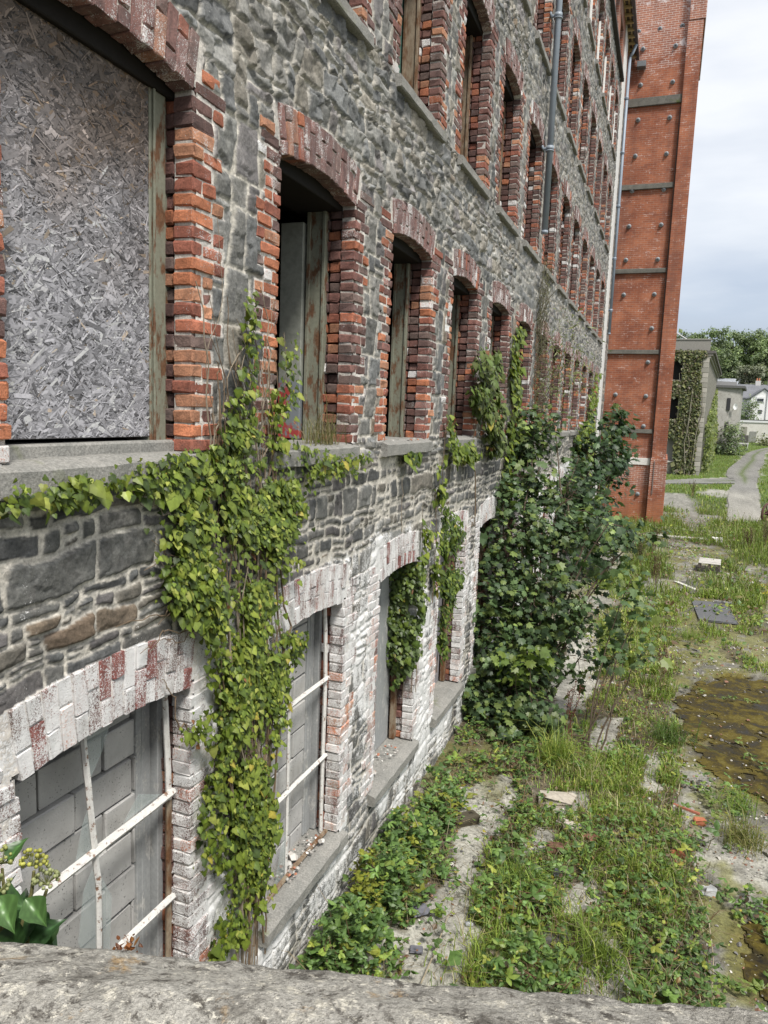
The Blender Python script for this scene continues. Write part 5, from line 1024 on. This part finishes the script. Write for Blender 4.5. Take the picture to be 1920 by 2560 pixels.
# debris on the sills
rg = np.random.default_rng(55); mb = MB(); n = 90
P = np.concatenate([np.stack([rg.uniform(-.20, -.02, n), rg.uniform(4.75, 5.45, n), np.full(n, .755)], 1), np.stack([rg.uniform(-.2, 0, 40), rg.uniform(6.6, 7.35, 40), np.full(40, .755)], 1), np.stack([rg.uniform(-.15, .03, 40), rg.uniform(6.6, 7.5, 40), np.full(40, 4.10)], 1)])
leaves(mb, OCT, P, unit(rg, len(P))*.5+np.array([0, 0, 1]), unit(rg, len(P)), .012*np.exp(rg.normal(0, .4, len(P))), mixcol(rg, len(P), [(.40, .38, .35), (.28, .26, .24), (.30, .13, .08), (.5, .49, .46)], .2))
tag(mb.build('rubble', M_PLAIN), 'crumbled mortar and brick bits heaped on the window sills', 'rubble', kind='stuff')
mb = MB(); n = 70; P = np.array([-.03, 2.90, 1.5])+rg.normal(0, 1, (n, 3))*np.array([.03, .05, .025]); leaves(mb, OVAL, P, unit(rg, n), unit(rg, n), .035*np.exp(rg.normal(0, .3, n)), mixcol(rg, n, [(.22, .085, .03), (.30, .14, .05), (.14, .05, .02)], .25)); tag(mb.build('dead_leaves', M_LEAF), 'clump of curled rust brown leaves caught on the lower glazing bar', 'dead leaves')
root = empty('sill_grass', (-.05, 5.2, 4.1), 'dry straw grass tuft growing on the sill of the second arched window', 'grass tuft'); mb = MB(); n = 160; P = np.concatenate([rg.normal(0, 1, (n, 2))*np.array([.05, .12]), np.zeros((n, 1))], 1); blades(mb, P, .22*np.exp(rg.normal(0, .35, n)), np.full(n, .003), mixcol(rg, n, [(.22, .18, .10), (.16, .16, .06)], .2), .5, rg); mb.build('blades', M_LEAF, root)
# ------------------------------------------------------------------ background
# ivy-clad ruin with a cornice
ru = empty('ruined_building', (3, 66, .4), 'grey roofless stone building with heavy cornice and ivy standing beyond the brick tower', 'building'); ru_off = np.array([3, 66, .4])
def part(mb, name, mat, parent, off, smooth=False): 
    o = mb.build(name, mat, parent, smooth); o.location = tuple(-off); return o
def prism(mb, pts, z0, z1, col):
    P = np.array(pts); k = len(P); V = np.concatenate([np.c_[P, np.full(k, z0)], np.c_[P, np.full(k, z1)]]); mb.add(V, [np.array([list(range(k))[::-1], list(range(k, 2*k))]), np.array([[i, (i+1) % k, (i+1) % k+k, i+k] for i in range(k)])], col)
SIDE = (2.2, 27.0)                                    # direction of the right-hand wall
dx = SIDE[0]/SIDE[1]
M_RUIN = m_stone('ruin masonry', (.24, .23, .20), (.14, .13, .11), 1.6, [(5, .55, .65, (.40, .37, .33))], .8)
y0 = 64; A = (5.18, y0); Bf = (5.18+SIDE[0], y0+SIDE[1])
mb = MB(); x0 = -6
wins = [(2.2, 3.30, 7.9, 9.45), (2.2, 3.22, 4.8, 6.64), (2.2, 3.2, 1.5, 3.4)]
e_ = .4
for za, zb in ((.2, 1.5), (3.4, 4.8), (6.64, 7.9), (9.45, 10.3)): box(mb, (x0, y0, za), (A[0], y0+.6, zb), bev=.01)
for (a, b, za, zb) in wins: box(mb, (b, y0, za+.001), (A[0], y0+.6, zb-.001), bev=.01); box(mb, (x0, y0, za+.001), (a, y0+.6, zb-.001), bev=.01)
prism(mb, [(A[0]-.6, y0+.603), (A[0]+.05, y0+.603), Bf, (Bf[0]-.6, Bf[1])], .2, 10.0, (1, 1, 1, 0))
part(mb, 'wall', M_RUIN, ru, ru_off)
mb = MB(); box(mb, (x0, y0+3, .2), (4.4, y0+3.2, 10)); part(mb, 'interior', M_DARK, ru, ru_off)
mb = MB(); box(mb, (x0, y0-.04, 10.05), (A[0]+.02, y0+.5, 11.0), (.23, .22, .20, 0), .01); box(mb, (x0, y0-.10, 11.0), (A[0]+.08, y0+.5, 11.09), (.26, .255, .23, 0), .01); part(mb, 'parapet', M_PLAIN, ru, ru_off)
mb = MB()
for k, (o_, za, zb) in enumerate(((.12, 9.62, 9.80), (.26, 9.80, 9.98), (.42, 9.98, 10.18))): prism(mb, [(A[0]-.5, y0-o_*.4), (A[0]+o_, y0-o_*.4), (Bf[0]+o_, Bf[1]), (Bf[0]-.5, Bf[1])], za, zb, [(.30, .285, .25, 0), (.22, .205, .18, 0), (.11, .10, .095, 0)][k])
part(mb, 'cornice', M_PLAIN, ru, ru_off)
for k in range(24):
    mb = MB(); wd = .62 if k % 2 else .40; box(mb, (A[0]-wd, y0-.05, .4+.385*k), (A[0]+.04, y0+.3, .4+.385*k+.36), (.27+.06*(k % 3), .26+.055*(k % 3), .225+.05*(k % 3), 0), .02); part(mb, 'quoin', M_PLAIN, ru, ru_off)
for (a, b, za, zb) in wins:
    mb = MB(); box(mb, (a, y0-.08, za-.12), (b+.1, y0+.3, za-.002), (.50, .48, .44, 0), .01); box(mb, (b-.0, y0-.03, za), (b+.14, y0+.3, zb), (.44, .42, .38, 0), .01); w = part(mb, 'window', M_PLAIN, ru, ru_off)
    b_ = MB(); box(b_, (a, y0+.45, za), (b, y0+.5, zb), (.012, .012, .012, 0) if zb > 4 else (.27, .26, .25, 0)); b_.build('dark_panel' if zb > 4 else 'door', M_PLAIN, w)
mb = MB(); tube(mb, [(2.2, 66, 11.0), (3.6, 66.5, 10.9)], .05, .05, (.6, .6, .6, 0)); tube(mb, [(2.4, 66, 11.9), (4.0, 66.5, 11.0)], .06, .06, (.5, .5, .48, 0)); part(mb, 'fallen_rail', M_PLAIN, ru, ru_off)
# ivy on the ruin
def ruinivy(lab, pts_fn, n, size, cols, seed, nrmv):
    rg = np.random.default_rng(seed); P = pts_fn(rg, n); root = empty('climbing_ivy', tuple(P.min(0)), lab, 'ivy'); mb = MB(); leaves(mb, DIAM, P-P.min(0), np.array(nrmv)+rg.normal(0, .45, (n, 3)), rg.normal(0, .5, (n, 3))+np.array([0, 0, -1]), size*np.exp(rg.normal(0, .3, n)), mixcol(rg, n, cols, .22)); mb.build('foliage', M_LEAF, root)
    mb = MB()
    for k in range(14):
        i, j = rg.integers(n, size=2); q_ = np.array([P[i, 0], P[i, 1], .4]); tube(mb, curve(q_, (P[i, 0]+rg.normal(0, .4), P[i, 1], P[i, 2]), rg, 8, .3)-P.min(0), .035, .015, (.24, .22, .17, 0), 4)
    mb.build('stem', M_BARK, root)
def face_pts(rg, n):
    o = np.zeros((0, 3))
    while len(o) < n:
        x = rg.uniform(2.4, 5.0, n); z = rg.uniform(.7, 10.25, n); k = ~((x < 3.35) & (z > 7.9) & (z < 9.45)) & ~((x < 3.25) & (z > 4.9) & (z < 6.6)) & ~((x < 3.2) & (z > .5) & (z < 3.4)) & (x < 4.65+.35*sstep(9, 6, z)*fbm(z*2, z*0, 4)+.35*(z > 9.7)) & (rg.random(n) < .35+.9*fbm(x*1.5, z*1.5, 6))
        o = np.concatenate([o, np.stack([x, y0-.06-.25*rg.random(n), z], 1)[k]])
    return o[:n]
ruinivy('brownish green ivy covering the front of the grey ruined building', face_pts, 7500, .17, [(.085, .105, .038), (.12, .13, .05), (.115, .095, .06), (.06, .078, .03), (.15, .16, .05)], 1, (0, -1, .3))
def side_pts(rg, n):
    s = rg.uniform(.08, 1, n)**1.0; z = .5+rg.random(n)*(8.3*(.45+.55*s)); return np.stack([A[0]+SIDE[0]*s+.1+.5*rg.random(n)*sstep(9, 3, z), y0+SIDE[1]*s, z], 1)
ruinivy('yellow green ivy trailing down the side wall of the ruined building', side_pts, 4500, .22, [(.13, .17, .04), (.17, .20, .05), (.10, .13, .04)], 2, (.7, -.7, .3))
M_RANGE = m_stone('pale range masonry', (.40, .39, .365), (.28, .27, .25), 1.3, [(2.5, .55, .66, (.20, .19, .17))], .8)
# grey stone range behind
gb_off = np.array([8.6, 90, 1.5]); gb = empty('stone_range', tuple(gb_off), 'grey stone range with sloping dark eaves between the ruin and the white houses', 'building'); mb = MB(); prism(mb, [(6.6, 89), (9.85, 90.5), (10.6, 97), (6.6, 97)], .8, 8.6, (.30, .30, .29, 0)); part(mb, 'wall', M_RANGE, gb, gb_off)
mb = MB(); prism(mb, [(6.2, 88.7), (10.2, 90.2), (11.0, 97.4), (6.2, 97.4)], 8.6, 8.85, (.10, .10, .10, 0)); prism(mb, [(6.6, 89.5), (9.4, 91), (9.8, 97), (6.6, 97)], 8.85, 9.3, (.22, .22, .22, 0)); part(mb, 'roof', M_PLAIN, gb, gb_off)
for z in (3.6, 6.2): mb = MB(); box(mb, (8.5, 89.78, z), (8.85, 90.05, z+1.3), (.04, .04, .045, 0)); part(mb, 'window', M_PLAIN, gb, gb_off)
mb = MB(); V = [(0, 0, 0)]; th = np.arange(14)/14*2*np.pi; V += [(math.cos(a)*.22, -.10, math.sin(a)*.36) for a in th]; mb.add(np.array(V), np.array([(0, i+1, (i+1) % 14+1) for i in range(14)]), (.75, .76, .76, 0)); mb.add(np.array(V)+np.array([0, .01, 0]), np.array([(0, (i+1) % 14+1, i+1) for i in range(14)]), (.75, .76, .76, 0))
tube(mb, [(0, .02, 0), (0, .6, 0)], .03, .03, (.4, .4, .4, 0)); o = mb.build('satellite_dish', M_PLAIN); o.location = (9.35, 89.75, 6.6); tag(o, 'small white satellite dish on the grey stone range', 'dish')
# white shed
sh = np.array([13.5, 104, 2.6]); r_ = empty('white_shed', tuple(sh), 'low flat roofed whitewashed shed with grey shutter and door at the far right', 'shed')
M_LIME = m_stone('stained limewash', (.66, .65, .61), (.55, .53, .48), .8, [(1.6, .60, .70, (.38, .35, .30))], .3)
mb = MB(); box(mb, (11.1, 104, 1.8), (19, 109, 5.05)); part(mb, 'wall', M_LIME, r_, sh); mb = MB(); box(mb, (11.0, 103.9, 5.05), (19.2, 109, 5.30), (.62, .63, .63, 0)); box(mb, (11.0, 103.93, 5.303), (19.2, 109, 5.42), (.06, .06, .06, 0)); part(mb, 'roof', M_PLAIN, r_, sh)
mb = MB(); box(mb, (11.40, 103.93, 3.50), (12.05, 103.998, 4.5), (.27, .26, .22, 0)); part(mb, 'shutter', M_PLAIN, r_, sh); mb = MB(); box(mb, (12.40, 103.93, 2.6), (13.15, 103.998, 3.95), (.25, .25, .23, 0)); part(mb, 'door', M_PLAIN, r_, sh)
mb = MB(); box(mb, (14.0, 103.94, 3.7), (14.12, 103.998, 3.85), (.08, .08, .08, 0)); part(mb, 'vent', M_PLAIN, r_, sh)
# white gabled house and slate roofs
ho = np.array([15, 118, 3.5]); r_ = empty('white_house', tuple(ho), 'white gabled house with grey slate roof and a small dark window', 'house')
mb = MB(); W0, W1, yb = 13.3, 16.4, 116.0; pk = (W0+W1)/2
V = np.array([(W0, yb, 3), (W1, yb, 3), (W1, yb, 8.55), (pk, yb, 9.75), (W0, yb, 8.55)]); V2 = V+np.array([0, 8, 0]); mb.add(np.concatenate([V, V2]), [np.array([[0, 1, 2, 3, 4], [9, 8, 7, 6, 5]]), np.array([[0, 5, 6, 1], [1, 6, 7, 2], [4, 9, 5, 0]])], (.74, .74, .73, 0)); part(mb, 'wall', M_PLAIN, r_, ho)
M_SLATE = m_stone('slate roofing', (.17, .175, .19), (.12, .125, .135), 1.2, None, .3, .6, 8)
mb = MB()
for s_ in (-1, 1):
    e0 = W0-.25 if s_ < 0 else W1+.25; Pq = np.array([(e0, yb-.2, 8.42), (pk, yb-.2, 9.82), (pk, yb+8, 9.82), (e0, yb+8, 8.42)]); V = np.concatenate([Pq, Pq+np.array([0, 0, .12])]); mb.add(V, np.array([[0, 1, 2, 3], [7, 6, 5, 4], [0, 4, 5, 1], [1, 5, 6, 2], [2, 6, 7, 3], [3, 7, 4, 0]]))
part(mb, 'roof', M_SLATE, r_, ho)
mb = MB(); box(mb, (13.95, 115.9, 8.0), (14.95, 115.998, 8.75), (.75, .75, .75, 0)); w = part(mb, 'window', M_PLAIN, r_, ho); mb = MB(); box(mb, (14.05, 115.86, 8.08), (14.85, 115.897, 8.45), (.03, .035, .04, 0)); mb.build('pane', M_PIPE, w)
mb = MB(); box(mb, (14.3, 115.95, 6.4), (14.8, 115.998, 6.9), (.06, .06, .07, 0)); part(mb, 'window', M_PLAIN, r_, ho)
mb = MB(); tube(mb, [(15.3, 115.9, 9.3), (15.3, 115.9, 3.5)], .07, .07, (.5, .5, .5, 0)); part(mb, 'drainpipe', M_PIPE, r_, ho)
def terrace(lab, x0, x1, y, ze, zr, chim, colr, name='terraced_house'):
    off = np.array([(x0+x1)/2, y, 3.0]); r_ = empty(name, tuple(off), lab, 'house'); mb = MB(); box(mb, (x0, y, 3), (x1, y+7, ze), (.66, .66, .65, 0)); part(mb, 'wall', M_PLAIN, r_, off)
    mb = MB(); V = np.array([(x0-.2, y-.3, ze-.1), (x1+.2, y-.3, ze-.1), (x1+.2, y+3.5, zr), (x0-.2, y+3.5, zr), (x1+.2, y+7.3, ze-.1), (x0-.2, y+7.3, ze-.1)]); V = np.concatenate([V, V+np.array([0, 0, .15])]); mb.add(V, np.array([[6, 7, 8, 9], [9, 8, 10, 11], [1, 0, 3, 2], [2, 3, 5, 4], [0, 1, 7, 6], [5, 11, 10, 4], [0, 6, 9, 3], [3, 9, 11, 5], [1, 2, 8, 7], [2, 4, 10, 8]])); rf = part(mb, 'roof', M_SLATE if colr is None else colr, r_, off)
    for (cx, cz) in chim:
        mb = MB(); box(mb, (cx-.35, y+3.2, zr-.6), (cx+.35, y+3.9, zr+.7), (.50, .49, .48, 0)); ch = mb.build('chimney', M_PLAIN, rf)
        for q in (-.16, .16): m2 = MB(); tube(m2, [(cx+q, y+3.55, zr+.7), (cx+q, y+3.55, zr+1.1)], .11, .09, (.42, .17, .10, 0), 8); m2.build('chimney_pot', M_PLAIN, rf)
M_PALE = m_stone('pale sheet roof', (.36, .38, .42), (.30, .32, .35), .8, None, .2, .5, 6)
terrace('grey slate roofed terraced house with a brick potted chimney above the white gable', 12.2, 22, 122, 8.7, 10.7, [(14.9, 0), (16.6, 0)], None)
terrace('long low house with pale metal sheet roof behind the stone range', 6, 14.2, 132, 10.4, 12.1, [(13.9, 0)], M_PALE)
# trees on the hillside behind
GT = [(.13, .18, .085), (.17, .225, .10), (.105, .15, .075), (.21, .26, .115)]  # greens muted in the colour to stand in for distance haze
def bigtree(x, y, zb, h, r, seed, lab, cols, n=4200):
    rg = np.random.default_rng(seed); root = empty('hillside_tree', (x, y, zb), lab, 'tree', 'trees on the hillside behind the houses'); mb = MB(); tb = MB()
    tube(tb, curve((0, 0, -.5), (rg.normal(0, .4), 0, h*.7), rg, 6, .4), .3, .1, (.10, .085, .07, 0), 7)
    k = 26; cen = unit(rg, k)*rg.random((k, 1))**.4*np.array([r, r, h*.36])+np.array([0, 0, h*.60]); per = n//k
    for c_ in cen:
        tube(tb, curve((0, 0, h*.3), c_, rg, 5, .3), .09, .03, (.10, .085, .07, 0), 4, False)
        m = int(per*rg.uniform(.6, 1.4)); d = unit(rg, m)*rg.random((m, 1))**.5*r*.42; P = c_+d; cc = mixcol(rg, m, cols, .15); cc[:, :3] *= np.exp(rg.normal(0, .18)); leaves(mb, DIAM, P, d/(r*.42)+rg.normal(0, .5, (m, 3))+np.array([0, -.2, .6]), unit(rg, m), .27*np.exp(rg.normal(0, .35, m)), cc)
    tb.build('trunk', M_BARK, root); mb.build('crown', M_LEAF, root)
rg = np.random.default_rng(4)
TL = [(2.4, 147, 20.5, 'pale green tree half hidden behind the brick tower'), (5.2, 146, 21.2, 'tall broad tree rising behind the roof of the ruin'), (7.6, 143, 22.3, 'highest round crowned tree on the skyline right of the ruin'), (10.6, 148, 22.0, 'dense tree next to the highest crown on the skyline'), (13.0, 144, 21.4, 'mid green skyline tree above the slate roofs'), (15.4, 142, 22.4, 'bright topped skyline tree above the white gable'), (18.2, 145, 22.6, 'skyline tree just inside the right edge'), (21.5, 146, 22.5, 'tree past the right edge of the skyline'), (6.0, 138, 17.0, 'lower tree in front of the skyline trees beside the ruin'), (9.0, 136, 17.6, 'lower dark tree behind the pale sheet roof'), (11.9, 138, 17.5, 'lower dark tree above the slate chimney'), (16.6, 137, 17.6, 'lower tree above the right hand slate roof'), (14.4, 131, 14.6, 'greyish rounded tree just behind the chimney'), (7.5, 131, 14.3, 'spreading low tree over the stone range'), (19.6, 134, 15, 'low tree at the right edge behind the slate roof')]
for k, (x, y, top, lab) in enumerate(TL):
    zb = float(prof(y)); col = GT if k not in (12, 5, 2) else ([(.19, .21, .14), (.165, .18, .12)] if k == 12 else [(.20, .265, .10), (.16, .22, .09), (.13, .18, .08)]); bigtree(x, y, zb, top-zb, 2.3 if k < 8 else 2.1, k, lab, col)
# bushes between
for k, (x, y, r, n, lab, cols) in enumerate([(8.03, 88.3, .75, 420, 'round dark bush at the foot of the ruin side wall', GT), (12.9, 112, 1.7, 1700, 'tall green bush behind the shed in front of the white house', GT), (9.0, 88.2, 1.3, 1500, 'dark green ivy covered bush hugging the stone range', GT), (13.6, 101, .9, 400, 'scrubby bush in front of the white shed door', [(.11, .13, .05), (.14, .15, .07)]), (15.5, 102, 1.0, 400, 'scrubby bush at the right end of the white shed', [(.11, .13, .05), (.14, .15, .07)]), (9.2, 94.5, 1.0, 500, 'reddish brown bush left of the grey barrier', [(.12, .08, .06), (.08, .10, .05)]), (7.4, 92.5, 1.6, 800, 'light green climber mass at the end of the ruin', [(.11, .155, .04), (.14, .18, .05)])]):
    tree('round_bush', lab, 'bush', (x, y, float(prof(y))), [(x, y, float(prof(y))+r*(.8 if k not in (1, 2, 6) else 1.9), r, n//2), (x+r*.3, y, float(prof(y))+r*.4, r, n//2)], DIAM, .22, cols, seed=70+k, trunk_r=.06, group=None)
# barrier and low walls by the track
ba = np.array([10.2, 93.5, float(prof(93.5))]); r_ = empty('metal_barrier', tuple(ba), 'low grey metal barrier rail beside the far track', 'barrier')
mb = MB(); box(mb, (-.9, -.03, .7), (1.2, .03, .85), (.55, .55, .54, 0)); mb.build('rail', M_PLAIN, r_)
for x in (-.8, 1.1): mb = MB(); tube(mb, [(x, 0, 0), (x, 0, .9)], .04, .04, (.5, .5, .5, 0), 8); mb.build('post', M_PLAIN, r_)
mb = MB(); box(mb, (-1.1, -.15, 0), (1.4, .15, 1.3), (.10, .095, .09, 0), .03, .03); o = mb.build('low_wall', M_PLAIN); o.location = (10.4, 98.5, float(prof(98.5))); tag(o, 'low dark grey wall below the stone range', 'wall')
mb = MB(); box(mb, (-.6, -.2, 0), (.6, .2, 2.6), (.42, .41, .38, 0), .05, .03); o = mb.build('broken_wall', M_RUIN); o.location = (8.4, 91.0, float(prof(91))); tag(o, 'pale broken stone wall stub beside the side of the ruin', 'wall')
